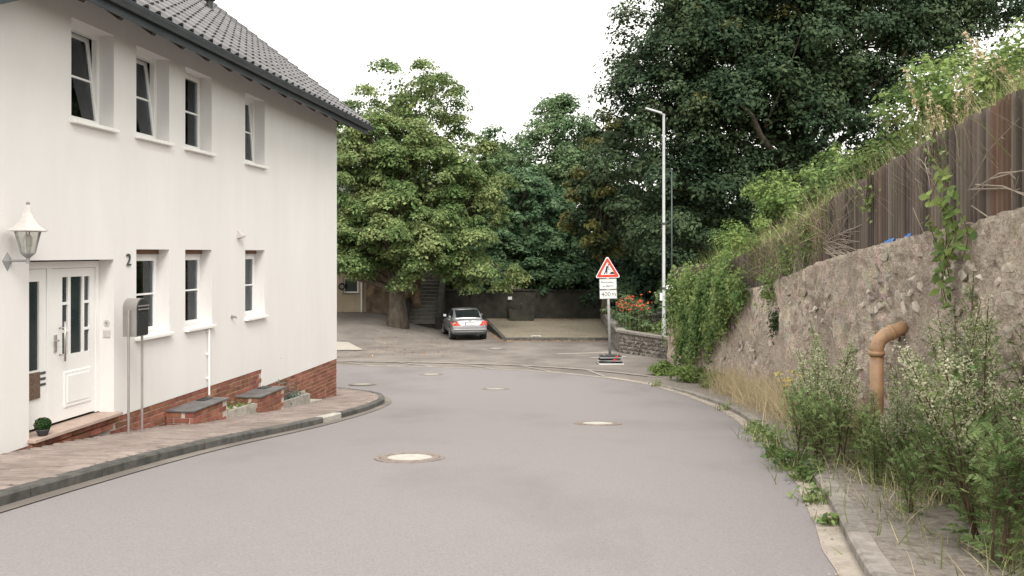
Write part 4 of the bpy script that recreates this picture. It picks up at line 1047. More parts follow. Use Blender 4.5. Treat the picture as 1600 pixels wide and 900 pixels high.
st = thing('stone_stairs', (-4.95, 46.9, -2.2), 0, 'worn stone stairs climbing between walls beside the big tree', 'stairs')
for k in range(15):
    MB().box(-.75, .75, k*.31, k*.31+.36, k*.19-.05, k*.19+.145, .015).build('step', M['step'], st)
m = MB(); m.add([(-.75,0,-.5),(.75,0,-.5),(.75,4.8,-.5),(-.75,4.8,-.5),(-.75,.05,-.1),(.75,.05,-.1),(.75,4.8,2.7),(-.75,4.8,2.7)], [(3,2,1,0),(4,5,6,7),(0,1,5,4),(1,2,6,5),(2,3,7,6),(3,0,4,7)]); m.build('flight_core', M['dark_stone'], st)
for q in (-1, 1):
    x0, x1 = (q*.76, q*1.05); m = MB(); m.prism([(-.2,-.6),(5,-.6),(5,3.5),(-.2,.35)], 0, min(x0,x1), max(x0,x1)); m.build('side_wall', M['dark_stone'], st)
# overgrown bank wall between tree and old house
m = MB(); rows = []
for k in range(30):
    x = -8.2+3.1*k/29; rows.append([(x, 48.2+.18*mnoise.noise((x*2, z*2, 8))+.1*mnoise.noise((x*6, z*5, 2)), z) for z in np.arange(-2.4, 1.0, .14)] + [(x, 49.4, .9)])
o = grid_mesh('rubble_bank', rows, pm('rubble_brown', (.13,.09,.06), (.26,.19,.13), 2.5, .95, 1, 14, bdist=.05, c3=(.08,.05,.04), s3=3, m3=.6))
tag(o, 'brown overgrown rubble bank between the old house and stairs', 'bank', kind='structure')
oh = thing('old_house', (-8.2, 48.3, -1.75), 0, 'beige rendered old house with small white window behind the trees', 'house')
wz0, wz1 = CAMZ-(458-395)*48.3/1340+1.75, CAMZ-(434-395)*48.3/1340+1.75
wx0, wx1 = (536-800)*48.3/1340+8.2, (560-800)*48.3/1340+8.2
def wall_holes(v0, v1, z0, z1, holes):
    m = slab_with_holes(v0, v1, z0, z1, holes, -.25, 0); return MB().add([(a, -x, c) for x, a, c in m.v], m.f)
wl_ = wall_holes(-9, 0, -.9, 5.2, [(wx0, wx1, wz0, wz1), (-4.6,-3.6,.9,2.2)])
wl_.quad((0,0,-.9), (0,7,-.9), (0,7,5.2), (0,0,5.2)); wl_.quad((-9,0,-.9), (-9,7,-.9), (-9,7,5.2), (-9,0,5.2)); wl_.quad((-9,7,-.9), (0,7,-.9), (0,7,5.2), (-9,7,5.2))
wl_.build('wall', M['beige'], oh)
for a, b, c, d in ((wx0, wx1, wz0, wz1), (-4.6,-3.6,.9,2.2)):
    m = MB(); f = .09; m.box(a, b, .12, .2, c, c+f); m.box(a, b, .12, .2, d-f, d); m.box(a, a+f, .12, .2, c+f, d-f); m.box(b-f, b, .12, .2, c+f, d-f); o = m.build('window', M['pvc'], oh)
    MB().box(a+f, b-f, .15, .17, c+f, d-f).build('pane', M['glass'], o); MB().box(a-.05, b+.05, -.06, .12, c-.06, c-.002).build('sill', M['step'], o); MB().box(a, b, .4, .42, c, d).build('curtain', M['curtain'], o)
m = MB(); m.prism([(-.6,5.0),(3.5,8.2),(7.6,5.0),(7.6,5.2),(3.5,8.45),(-.6,5.2)], 0, -9.4, .4); m.build('roof', M['tile'], oh)
m = MB(); m.tube([(-.25,-.08,-.6),(-.25,-.08,5.0)], .05, 10); m.build('downpipe', M['pvc'], oh)
o = None; m = MB(); N_ = 18
cx_, cz_ = (533-800)*48/1340, CAMZ-(448-395)*48/1340
m.tube([(cx_+.16*math.cos(2*math.pi*k/N_), 48.18, cz_+.16*math.sin(2*math.pi*k/N_)) for k in range(N_+1)], .045, 8, caps=False); o = m.build('iron_ring', M['black'])
tag(o, 'dark round ring hanging on the old house wall', 'ring')

# ------------------------------------------------------------------ parked car
car = thing('parked_car', (-2.02, 41.4, GP(-2, 42)+.02), R(11), 'silver grey saloon car parked with its rear to the road', 'car')
ST = [(0.0,.66,.62,.66,.36),(.05,.80,.80,.86,.28),(.14,.845,.93,1.0,.24),(.35,.87,.96,1.035,.22),(.8,.885,.965,1.03,.20),(1.5,.887,.955,1.0,.19),(2.3,.887,.945,.97,.19),(3.1,.885,.92,.95,.19),(3.7,.87,.86,.91,.20),(4.2,.83,.74,.80,.22),(4.45,.74,.62,.68,.26),(4.56,.60,.52,.56,.34)]
rows = []
for y, hw, zs_, zc_, zb_ in ST:
    half = [(0,zb_),(hw*.80,zb_),(hw*.96,zb_+.09),(hw,zb_+.26),(hw*.995,zs_-.16),(hw*.965,zs_-.04),(hw*.87,zs_+.005),(hw*.5,zc_-.004),(0,zc_)]
    ring = [(-x, y, z) for x, z in half] + [(x, y, z) for x, z in reversed(half[:-1])]
    rows.append(ring)
m = MB(); n_ = len(rows[0])
for r in rows: m.v += r
m.f = [(i*n_+j, i*n_+(j+1) % n_, (i+1)*n_+(j+1) % n_, (i+1)*n_+j) for i in range(len(rows)-1) for j in range(n_)] + [tuple(range(n_)), tuple(range((len(rows)-1)*n_, len(rows)*n_))]
body = m.build('body', M['silver'], car, True); body.modifiers.new('sub', 'SUBSURF').render_levels = 2
gb = [(.62,.70,1.0),(1.15,.78,.985),(2.2,.79,.965),(3.2,.74,.945)]; 
GH = [(.58,.66,1.01,.60,1.02),(.95,.76,1.0,.655,1.20),(1.40,.79,.985,.60,1.405),(1.9,.795,.975,.60,1.452),(2.45,.79,.965,.59,1.425),(2.95,.77,.955,.63,1.20),(3.35,.70,.945,.64,.955)]
m = MB(); rows = []
for y, wb, zb_, wt, zt2 in GH:
    rows.append([(-wb, y, zb_-.05), (-(wb*.35+wt*.65), y, zb_+(zt2-zb_)*.72), (-wt, y, zt2-.012), (-wt*.5, y, zt2+.012), (0, y, zt2+.018), (wt*.5, y, zt2+.012), (wt, y, zt2-.012), ((wb*.35+wt*.65), y, zb_+(zt2-zb_)*.72), (wb, y, zb_-.05)])
for r in rows: m.v += r
m.f = [(i*9+j, i*9+j+1, i*9+9+j+1, i*9+9+j) for i in range(len(rows)-1) for j in range(8)] + [tuple(range(9)), tuple(range(54, 63))]
m.build('cabin', M['silver'], car, True)
def panel(name, pts, mt, off, parent=car):
    p = [Vector(q) for q in pts]; nn = (p[1]-p[0]).cross(p[-1]-p[0]).normalized(); c = sum(p, Vector())/len(p)
    if nn.dot(c-Vector((0,2,.9))) < 0: nn = -nn
    m = MB(); k = len(p); m.v = [tuple(q+nn*off) for q in p]+[tuple(q-nn*.015) for q in p]; m.f = [tuple(range(k)), tuple(reversed(range(k, 2*k)))]+[(i, (i+1) % k, k+(i+1) % k, k+i) for i in range(k)]
    return m.build(name, M[mt], parent)
panel('rear_window', [(-.60,.64,1.045),(.60,.64,1.045),(.575,1.30,1.372),(.3,1.31,1.395),(-.3,1.31,1.395),(-.575,1.30,1.372)], 'car_glass', .022)
panel('windscreen', [(-.60,3.30,.985),(.60,3.30,.985),(.565,2.56,1.375),(-.565,2.56,1.375)], 'car_glass', .03)
for s in (-1, 1):
    panel('side_window', [(s*.775,1.10,1.02),(s*.785,1.98,1.0),(s*.655,1.98,1.375),(s*.66,1.45,1.345),(s*.70,1.12,1.21)], 'car_glass', .02)
    panel('side_window', [(s*.785,2.04,1.0),(s*.765,2.92,.985),(s*.70,2.70,1.18),(s*.655,2.42,1.35),(s*.655,2.04,1.378)], 'car_glass', .02)
    # tail light wraps the corner
    m = MB(); pts = [(s*.47,-.005+.06,.73),(s*.66,.03,.70),(s*.80,.10,.72),(s*.872,.34,.80),(s*.872,.36,.90),(s*.81,.10,.925),(s*.62,.05,.90)]
    pts = [(s*.44,.045,.715),(s*.66,.055,.70),(s*.825,.115,.715),(s*.885,.33,.80),(s*.872,.36,.90),(s*.815,.13,.925),(s*.60,.085,.90)]
    q = [(x*1.012, y-.035, z) for x, y, z in pts]; m.v = q+[(x*.9, y+.09, z) for x, y, z in pts]; k = 7; m.f = [tuple(range(k)), tuple(reversed(range(k, 2*k)))]+[(i, (i+1) % k, k+(i+1) % k, k+i) for i in range(k)]
    m.build('tail_light', M['tail'], car)
    m = MB(); m.box(s*.52, s*.80, .005+.02, .09, .785, .825); m.build('indicator_band', M['tail_orange'], car)
    m = MB(); m.box(s*.60, s*.84, 4.22, 4.36, .58, .70, .02); m.build('headlight', M['chrome'], car)
    m = MB(); m.prism([(2.60,.99),(2.72,.97),(2.72,1.10),(2.62,1.10)], 0, min(s*.86,s*1.0), max(s*.86,s*1.0)); m.build('mirror', M['silver'], car)
    m = MB(); m.tube([(s*.45,-.01,.30),(s*.45,.12,.30)], .035, 10); m.build('exhaust', M['chrome'], car)
    for yw in (.86, 3.62):
        m = MB(); m.tube([(s*.60,yw,.34),(s*.893,yw,.34)], .37, 26); m.build('wheel_arch', M['black'], car)
        m = MB(); m.lathe([(.20,-.10),(.30,-.105),(.322,-.08),(.322,.08),(.30,.105),(.20,.10)], 26); m.v = [(s*.80+z*1.0, yw+y, .322+x) for x, y, z in m.v]; wh = m.build('wheel', M['tyre'], car, True)
        m = MB(); m.tube([(s*.84,yw,.322),(s*.898,yw,.322)], .215, 20); m.build('rim_well', M['black'], wh)
        m = MB()
        for k in range(5):
            a = 2*math.pi*k/5; d = Vector((0, math.cos(a), math.sin(a))); c = Vector((s*.90, yw, .322)); e = d.cross(Vector((1,0,0)))*.04
            m.add([c-e*.8, c+e*.8, c+d*.21+e, c+d*.21-e, c-e*.8-Vector((s*.02,0,0)), c+e*.8-Vector((s*.02,0,0)), c+d*.21+e-Vector((s*.02,0,0)), c+d*.21-e-Vector((s*.02,0,0))], [(0,1,2,3),(7,6,5,4),(0,4,5,1),(1,5,6,2),(2,6,7,3),(3,7,4,0)])
        N_ = 24; vs_ = []
        for r, xx in ((.19,.895),(.19,.903),(.225,.903),(.225,.895)): vs_ += [(s*xx, yw+r*math.cos(2*math.pi*k/N_), .322+r*math.sin(2*math.pi*k/N_)) for k in range(N_)]
        m.add(vs_, [(i*N_+k, i*N_+(k+1) % N_, (i+1)*N_+(k+1) % N_, (i+1)*N_+k) for i in range(3) for k in range(N_)]); m.build('rim', M['alu_white'], wh)
MB().box(-.80, .80, -.05, .06, .50, .545, .015).build('bumper_strip', M['chrome'], car)
m = MB(); m.box(-.78, .78, -.03, .10, .27, .40, .03); m.build('rear_valance', M['black'], car)
m = MB(); m.box(-.26, .26, .0, .03, .755, .865, .004); pl = m.build('number_plate', M['plate'], car); MB().box(-.255, -.215, -.004, -.001, .76, .86).build('plate_band', M['plate_blue'], pl)
m = MB(); m.box(-.42, .42, .02, .07, .885, .905, .006); m.build('boot_strip', M['chrome'], car)
m = MB(); m.tube([(.045*math.cos(2*math.pi*k/14), .055, .955+.045*math.sin(2*math.pi*k/14)) for k in range(15)], .007, 6, caps=False)
for k in range(3): a = math.pi/2+2*math.pi*k/3; m.tube([(0,.055,.955), (.045*math.cos(a), .055, .955+.045*math.sin(a))], .005, 5)
m.build('boot_emblem', M['chrome'], car)
m = MB(); m.box(-.006, .006, 1.45, 1.7, 1.46, 1.50); m.build('aerial', M['black'], car)
# litter on the cobbles
m = MB(); rows = [[(.95+.09*i+.02*math.sin(j*3+i), 41.95+.09*j, -2.45+.03*abs(math.sin(i*1.3+j*1.7))) for i in range(6)] for j in range(4)]
o = grid_mesh('paper_litter', rows, M['paper']); tag(o, 'crumpled white paper litter on the cobbled yard edge', 'litter')
# ------------------------------------------------------------------ vegetation
LEAF_V = [(0,-.5,0),(.30,-.08,.05),(0,.5,-.04),(-.30,-.08,.05)]; LEAF_F = [(0,1,2,3)]
LEAF2_V = [(0,-.5,0),(.24,-.22,.04),(.26,.10,.05),(0,.5,-.06),(-.26,.10,.05),(-.24,-.22,.04),(0,0,-.02)]
LEAF2_F = [(0,1,2,6),(6,2,3,3),(0,6,4,5),(6,3,4,4)]
LEAF2_F = [(0,1,2,6),(0,6,4,5),(6,2,3,4)]

def branch_path(a, b, rg, sag=0, n=5, wob=.12):
    a, b = np.array(a, float), np.array(b, float); L_ = np.linalg.norm(b-a); pts = []
    for k in range(n+1):
        t = k/n; p = a+(b-a)*t + rg.normal(size=3)*L_*wob*.35*math.sin(math.pi*t); p[2] += sag*math.sin(math.pi*t); pts.append(tuple(p))
    return pts

def tree(name, label, base, lobes, mat, n_clump, per, leaf, seed, trunk_r=.3, trunk_h=3, cat='tree', group=None, clump_r=(.6,1.1), inner=.5, bark='bark', flat=.65, twigs=True, trunk_top=None, mat2=None, second=0, droop=.25, lim=14, fill=0, gap=-.28):
    """lobes: ellipsoids (cx,cy,cz,rx,ry,rz) relative to the base"""
    rg = np.random.default_rng(seed); root = thing(name, base, 0, label, cat, group)
    vol = np.array([l[3]*l[4]*l[5] for l in lobes])**.72; pr = vol/vol.sum()
    cen = []; cdir = []
    tries = 0
    while len(cen) < n_clump and tries < n_clump*6:
        tries += 1
        l = lobes[rg.choice(len(lobes), p=pr)]; d = rg.normal(size=3); d /= np.linalg.norm(d)
        r = inner + (1-inner)*rg.random()**.6
        if d[2] < -.2 and rg.random() < .35: continue
        c = np.array(l[:3]) + d*r*np.array(l[3:])
        if mnoise.noise((c[0]*.45+seed, c[1]*.45, c[2]*.62)) < gap: continue
        cen.append(c); cdir.append(d)
    cen = np.array(cen); cdir = np.array(cdir); nC = len(cen)
    rad = rg.uniform(*clump_r, size=nC)
    cnt = (per*(rad/np.mean(rad))**2).astype(int)
    idx = np.repeat(np.arange(nC), cnt); n = len(idx)
    d = rg.normal(size=(n, 3)); d /= np.linalg.norm(d, axis=1, keepdims=True)
    d[:, 2] = np.where((d[:, 2] < 0) & (rg.random(n) < .6), -d[:, 2], d[:, 2])
    rr = rg.random(n)**.45
    off = d*rr[:, None]*rad[idx][:, None]; off[:, 2] = off[:, 2]*flat - droop*rad[idx]*(off[:, 0]**2+off[:, 1]**2)/rad[idx]**2
    pos = cen[idx]+off
    nrm = d*.75 + cdir[idx]*.45 + np.array([0,0,.5]) + rg.normal(size=(n, 3))*.42
    rot = basis(nrm, rg); sc = leaf*(.5+1.1*rg.random(n)**1.6)
    if fill:
        nf = int(fill); li = rg.choice(len(lobes), size=nf, p=pr); la = np.array(lobes)[li]; fd = rg.normal(size=(nf, 3)); fd /= np.linalg.norm(fd, axis=1, keepdims=True)
        fp = la[:, :3] + fd*la[:, 3:]*(rg.random(nf)**.5*.68)[:, None]
        fr = basis(fd+rg.normal(size=fd.shape)*.6, rg); inst('inner_foliage', LEAF_V, LEAF_F, fp, fr, leaf*rg.uniform(1.3, 2.1, nf), mat, root)
    if mat2 is not None:
        pick = rg.random(nC) < second; sel = pick[idx]
        inst('crown', LEAF_V, LEAF_F, pos[~sel], rot[~sel], sc[~sel], mat, root)
        inst('crown', LEAF_V, LEAF_F, pos[sel], rot[sel], sc[sel], mat2, root)
    else: inst('crown', LEAF_V, LEAF_F, pos, rot, sc, mat, root)
    m = MB(); zc = np.mean(cen[:, 2]); tt = trunk_top if trunk_top else (float(np.mean(cen[:, 0]))*.6, float(np.mean(cen[:, 1]))*.6, float(np.max(cen[:, 2])*.8))
    if trunk_r > 0:
        tp_ = branch_path((0,0,-.3), tt, rg, 0, 9, .06); tp_[1] = (tp_[1][0]*.3, tp_[1][1]*.3, tp_[1][2])
        m.tube(tp_, [trunk_r*(1.35 if k == 0 else 1-.85*k/9) for k in range(10)], 12)
        order = rg.permutation(nC)
        for k in order[:lim]:
            c = cen[k]; t0 = min(.85, max(.18, (c[2]*.55)/max(tt[2], .1))); j = min(8, int(t0*9)); a = np.array(tp_[j])+(np.array(tp_[j+1])-np.array(tp_[j]))*(t0*9-j)
            pth = branch_path(a, c, rg, .06*np.linalg.norm(c-a), 6, .10); r0 = trunk_r*(1-.8*t0)*.5
            m.tube(pth, [r0*(1-.82*q/6) for q in range(7)], 6)
        if twigs:
            mains = order[:lim]
            for k in order[lim:lim+120]:
                c = cen[k]; j = mains[np.argmin(np.linalg.norm(cen[mains]-c, axis=1))]; a = cen[j]*.6+np.array([tt[0]*.5, tt[1]*.5, cen[j][2]*.8])*.4
                m.tube(branch_path(a, c, rg, 0, 3, .1), [trunk_r*.07, trunk_r*.055, trunk_r*.04, trunk_r*.015], 4, False)
        m.build('trunk', M[bark], root, True)
    return root

# big linden by the stairs
lb = (-6.0, 45.0, GP(-6, 45)-.05)
tree('linden_tree', 'broad light green tree with layered branches beside the white house', lb,
     [(.6,.0,11.6,3.1,3.0,2.8),(-1.8,.2,9.6,3.0,3.0,2.4),(2.2,.1,9.0,3.0,3.0,2.4),(-.6,.2,8.4,4.4,3.6,3.0),(1.5,0,7.2,3.7,3.4,3.0),(-2.6,.2,5.6,3.2,3.2,2.4),(.4,-.9,5.0,4.0,3.4,2.4),(3.6,-.3,5.0,2.5,2.7,2.3),(-2.0,-.6,4.1,2.9,2.6,1.3),(1.0,-1.0,3.8,2.8,2.4,1.2),(4.4,-.3,3.0,2.0,2.0,1.4),(-2.6,-1.2,3.6,2.4,2.0,1.0),(1.8,-1.4,2.9,2.2,1.6,.9),(-4.2,.3,4.6,2.2,2.4,1.6),(4.2,.5,7.4,1.7,2,1.7)],
     M['leaf_linden'], 640, 270, .155, 11, .5, 3, fill=5200, clump_r=(.45,.95), inner=.55, flat=.42, droop=.5, lim=26, gap=-.33)
tree('broadleaf_tree', 'dark blue green broad leaved tree behind the boundary wall', (1.0, 53.6, -1.2),
     [(0,0,4.2,3.8,3.2,2.6),(-2.2,-.6,3.0,2.6,2.4,1.9),(2.3,-.6,3.2,2.6,2.4,2.0),(0,-1.6,1.9,4.2,2.4,1.6),(-2.4,-2.4,1.5,1.8,1.6,1.0),(1.6,-2.6,1.5,2.4,1.6,1.0),(-.6,0,6.4,2.8,2.4,1.8)],
     M['leaf_deep'], 300, 170, .22, 12, .3, 3, fill=2600, clump_r=(.5,.95), inner=.6, flat=.5, droop=.5)
tree('ash_tree', 'feathery mid green tree rising in the gap of sky', (3.6, 63.0, -1.2),
     [(0,0,11.4,2.6,2.4,2.8),(-1.6,0,9.0,3.4,2.8,2.6),(1.6,0,8.8,3.2,2.8,2.8),(0,0,5.4,4.0,3.2,2.6),(2.2,0,11.2,1.0,1,1.4),(-.3,0,13.4,1.0,.9,1.2)],
     M['leaf_ash'], 340, 160, .20, 13, .32, 4, fill=2200, clump_r=(.5,.95), inner=.45, flat=.9, droop=.1)
tree('bushy_tree', 'smaller green tree between the linden and the feathery tree', (-2.2, 58.0, -1.3),
     [(0,0,6.0,3.0,2.6,2.8),(.9,0,9.3,2.0,1.8,2.0),(-1.5,0,4.2,2.6,2.4,2.2),(1.8,-.5,3.8,2.4,2.2,2.2)],
     M['leaf_ash'], 210, 110, .24, 14, .25, 3, fill=1500, clump_r=(.5,.9), flat=.7)
# huge oak over the garden
tree('oak_tree', 'huge dark green oak filling the upper right', (13.0, 40.0, -.6),
     [(0,0,15.5,8.0,6.0,4.5),(-3.9,-.5,14.6,3.6,3.8,3.4),(-4.4,-.5,11.6,4.2,4.0,3.4),(-4.9,-.6,8.6,4.3,4.0,3.0),(-5.4,-.8,5.8,4.2,3.4,2.6),(-4.6,-.8,3.2,4.0,3.0,1.9),(-1.6,-2,8.2,4.2,3.4,3.2),(-.6,-1.8,4.6,3.6,2.6,2.2),(0,-2.5,11.5,5.0,3.5,3.5),(4.0,-1.5,12.8,4.2,4.0,3.0),(7.6,-1,13.6,3.4,3.2,1.9),(2.2,-2.5,8.6,3.2,2.6,2.2),(2.2,.5,5.4,3.2,3,2.2)],
     M['leaf_oak'], 1150, 250, .165, 21, .75, 5, fill=9500, clump_r=(.6,1.15), inner=.5, flat=.7, droop=.2, mat2=M['leaf_yellowing'], second=.02, lim=34, trunk_top=(.4,0,14))
tree('yellowing_tree', 'olive yellow leaved tree at the left edge of the oak', (5.0, 46.0, -1.4),
     [(0,0,6.6,2.0,2.0,2.0),(.4,0,9.0,1.6,1.8,1.8),(-.5,0,4.4,2.2,2.0,1.6)], M['leaf_oak'], 120, 120, .22, 22, .2, 3, fill=700, clump_r=(.45,.8), mat2=M['leaf_yellowing'], second=.5, flat=.6)
# understorey: dark hedge-like shrubs closing the back of the square
sh = [((5.6,52,-1.7), 2.4, 3.2, 'leaf_hedge', 'dark ivy covered shrub at the right end of the boundary wall'), ((8.6,47,-.9), 2.6, 3.4, 'leaf_hedge', 'dark rounded shrub below the oak behind the flower bed'),
      ((12.2,45,.2), 3.0, 3.6, 'leaf_hedge', 'dark shrub beneath the middle of the oak'), ((3.0,54,-1.5), 2.4, 2.6, 'leaf_deep', 'green shrub overhanging the dark boundary wall'),
      ((-2.6,52.5,-.9), 1.9, 2.2, 'leaf_linden', 'light green shrub above the wall beside the stairs'), ((7.0,58,-.8), 3.6, 6.5, 'leaf_hedge', 'tall dark shrub mass deep behind the road sign'), ((16.5,50,1.2), 4.0, 3.8, 'leaf_hedge', 'dark shrub farthest right beneath the oak'),
      ((-8.5,57,-.8), 4.5, 9.0, 'leaf_deep', 'dark tree mass behind the old house'), ((22,46,1.5), 4.5, 3.4, 'leaf_hedge', 'dark shrub behind the garden on the far right'), ((11,56,.4), 4.2, 7.5, 'leaf_hedge', 'tall dark shrub mass deep behind the oak trunk'),
      ((-3.6,64,-.8), 4.2, 8.0, 'leaf_deep', 'tall dark green tree far behind the stairs')]
for k, (b, r, h, mt, lab) in enumerate(sh):
    tree('shrub' if h < 6 else 'tall_shrub', lab, b, [(0,0,h*.55,r,r*.85,h*.5),(r*.4,-.3,h*.35,r*.7,r*.7,h*.38),(-r*.4,-.3,h*.3,r*.75,r*.7,h*.35)], M[mt], int(30*r+h*9), 110, .24, 40+k, .13, h*.5, fill=int(r*h*110), cat='shrub', clump_r=(.45,.85), inner=.45, flat=.7, droop=.3, lim=8)
# flowering bed behind the low wall
for k, (b, r, h, mt, lab) in enumerate([((5.2,37.9,-1.8),1.0,1.55,'leaf_ash','bright green bush behind the road sign plates'), ((7.2,37.2,-1.6),1.1,1.7,'leaf_ash','green bush between road sign and street lamp'), ((6.5,34.6,-1.75),.7,.75,'leaf_ivy','small bright bush at the foot of the street lamp'), ((5.4,42.5,-1.8),1.0,1.8,'leaf_deep','dark green bush at the back of the flower bed'), ((7.8,39.9,-1.3),1.2,2.0,'leaf_fresh','fresh green bush behind the short upper rubble wall')]):
    rt = tree('flower_bed_bush', lab, b, [(0,0,h*.5,r,r*.8,h*.5),(r*.3,-.2,h*.35,r*.7,r*.6,h*.35)], M[mt], 40, 70, .13, 70+k, .05, h*.5, cat='bush', clump_r=(.22,.4), inner=.4, flat=.8, lim=6)
rg2 = np.random.default_rng(5); n = 75
c = np.array([(4.75,36.95,-.55),(5.0,36.95,-.75),(5.3,36.9,-.5),(5.65,36.9,-.35),(5.05,37.0,-.4),(5.55,36.8,-.65)]); pos = c[rg2.integers(0, 6, n)] + rg2.normal(size=(n, 3))*(.2,.1,.13)
nr = np.tile([0,-.8,.6], (n, 1))+rg2.normal(size=(n, 3))*.5
fl = thing('red_flowers', (5.2, 37.0, -1.7), 0, 'cluster of orange red flowers in the bed beside the sign', 'flowers')
inst('petals', LEAF_V, LEAF_F, pos-np.array([5.2,37,-1.7]), basis(nr, rg2), rg2.uniform(.09, .16, n), M['petal_red'], fl)
m = MB()
for p in pos[::4]: m.tube([(p[0]-5.2, p[1]-37, -.1), tuple(p-np.array([5.2,37,-1.7]))], .006, 4)
m.build('stems', M['grass'], fl)

# ---- grass
BL_V = [(-.5,0,0),(.5,0,0),(-.42,.0,.35),(.42,.0,.35),(-.26,.06,.7),(.26,.06,.7),(-.04,.18,1.0),(.04,.18,1.0)]; BL_F = [(0,1,3,2),(2,3,5,4),(4,5,7,6)]
def blades(name, pos, h, w, lean, mat, rg, parent=None):
    n = len(pos); az = rg.random(n)*2*np.pi; tl = rg.random(n)*lean
    z = np.stack([np.cos(az)*np.sin(tl), np.sin(az)*np.sin(tl), np.cos(tl)], 1); a2 = az+rg.normal(size=n)*.6-np.pi/2
    x = np.stack([np.cos(a2), np.sin(a2), np.zeros(n)], 1); x -= z*np.sum(x*z, 1, keepdims=True); x /= np.linalg.norm(x, axis=1, keepdims=True); y = np.cross(z, x)
    hh = rg.uniform(*h, size=n); sc = np.stack([np.full(n, w)*rg.uniform(.7,1.3,n), hh*rg.uniform(.6,2.2,n), hh], 1)
    return inst(name, BL_V, BL_F, pos, np.stack([x, y, z], 2), sc, mat, parent)
def bank_pts(n, rg, y0, y1, t0, t1, pw=1.5):
    y = rg.uniform(y0, y1, n); t = t0+(t1-t0)*rg.random(n)**pw
    keep = np.array([mnoise.noise((a*.8, b*.9, 30)) > -.25 for a, b in zip(y, t)]); y, t = y[keep], t[keep]
    return np.array([(EDGE(a)+b, a, bank_z(b, a)-.02) for a, b in zip(y, t)])
rgg = np.random.default_rng(31)
g1 = blades('tall_grass', bank_pts(15000, rgg, 4.5, 30, .08, 4.5), (.5,1.15), .011, .5, M['grass'], rgg)
tag(g1, 'green grass growing on the bank behind the slat fence', 'grass', kind='stuff')
g2 = blades('dry_grass', bank_pts(5000, rgg, 6, 25, .05, 3.2), (.65,1.3), .008, .5, M['straw'], rgg)
tag(g2, 'tall straw coloured dry grass behind the slat fence', 'grass', kind='stuff')
# dry and green grass at the foot of the wall
def foot_pts(n, rg, y0, y1, w, seedn=3, thr=-.2):
    out = []
    while len(out) < n:
        y = rg.uniform(y0, y1); t = abs(rg.normal())*w*.5
        if mnoise.noise((y*1.3, t*2, seedn)) < thr: continue
        out.append((RW(y)-.03-t, y, G(y)+rzt(Vector((0, y)))-.03))
    return np.array(out)
tag(blades('dry_grass', foot_pts(6500, rgg, 10.6, 24, .62), (.25,.85), .007, .8, M['straw'], rgg), 'yellow dry grass along the foot of the retaining wall', 'grass', kind='stuff')
tag(blades('weedy_grass', foot_pts(3200, rgg, 4.5, 12, .95), (.08,.34), .008, .9, M['grass'], rgg), 'green grass among the mugwort at the wall foot', 'grass', kind='stuff')
tag(blades('dry_grass', foot_pts(2600, rgg, 4.0, 11.5, 1.0), (.10,.34), .006, 1.1, M['straw'], rgg), 'dry grass tangled under the mugwort plants', 'grass', kind='stuff')
# little weeds in the gutter
for k, (x, y, lab) in enumerate([(2.62,7.35,'weed tuft in the gutter nearest the viewer'), (2.95,9.0,'weed tuft in the gutter at the mugwort clump'), (3.42,11.5,'weed tuft against the kerb before the dry grass'), (3.05,9.9,'low weed on the gutter sand before the mugwort clump'), (3.85,13.5,'small weed on the kerb along the bend'), (4.33,17.3,'tiny upright weed on the far kerb'), (4.2,24.6,'weed sprig where the right kerb flattens'), (2.45,6.55,'tiny weed in the gutter at the bottom of the view'), (3.3,10.7,'leafy weed at the kerb left of the mugwort'), (2.86,8.3,'grassy weed tuft lapping onto the asphalt edge'), (3.6,12.5,'second weed tuft against the kerb by the dry grass')]):
    rt = thing('weed', (x, y, G(y)+.03), 0, lab, 'weed', 'weeds along the right kerb'); n = [70,160,120,120,60,40,50,40,110,130,80][k]; s = [.16,.24,.28,.14,.16,.2,.25,.1,.24,.2,.22][k]
    p = rgg.normal(size=(n, 3))*(s*.5, s*.7, 0); blades('blades', p, (s*.5, s), .009, 1.0, M['grass'], rgg, rt)
    q = rgg.normal(size=(n, 3))*(s*.42, s*.5, 0); q[:, 2] = rgg.random(n)*s*.7; inst('leaves', LEAF2_V, LEAF2_F, q, basis(rgg.normal(size=(n, 3))*.5+np.array([0,0,1]), rgg), rgg.uniform(.04, .085, n), M['leaf_ivy'] if k % 2 else M['leaf_mug'], rt)

# ---- shrubs on the bank
def bank_shrub(y, t, r, h, mt, lab, sd, leaf=.085, nc=90, per=110):
    b = (EDGE(y)+t, y, bank_z(t, y)-.05)
    return tree('bank_shrub', lab, b, [(0,0,h*.55,r,r,h*.5),(-r*.35,r*.3,h*.35,r*.8,r*.8,h*.38),(r*.3,-r*.4,h*.4,r*.7,r*.7,h*.4)], M[mt], nc, per, leaf, sd, .04, h*.5, cat='shrub', group='shrubs on the garden bank', clump_r=(.2,.38), inner=.4, flat=.85, droop=.3, lim=10)
bank_shrub(20.8, .7, 1.3, 2.2, 'leaf_fresh', 'fresh light green shrub above the ivy end of the fence', 101)
bank_shrub(24.6, .7, 1.1, 1.5, 'leaf_fresh', 'low fresh green shrub at the far end of the slat fence', 102, nc=60)
bank_shrub(17.6, 1.2, .95, 1.8, 'leaf_ivy', 'mid green shrub behind the dry grass midway along the fence', 103, nc=70)
bank_shrub(13.4, 1.9, 1.25, 2.1, 'leaf_fresh', 'yellow green shrub rising high behind the fence', 104, nc=110)
bank_shrub(11.2, 1.9, 1.1, 1.75, 'leaf_fresh', 'yellow green shrub nearest the upper right grass', 105, nc=80)
bank_shrub(15.4, 1.5, .85, 1.5, 'leaf_ivy', 'small green shrub behind the middle of the fence', 106, nc=55)
bank_shrub(8.6, 2.4, 1.0, 1.7, 'leaf_ivy', 'green shrub at the right edge above the fence', 107, nc=70)

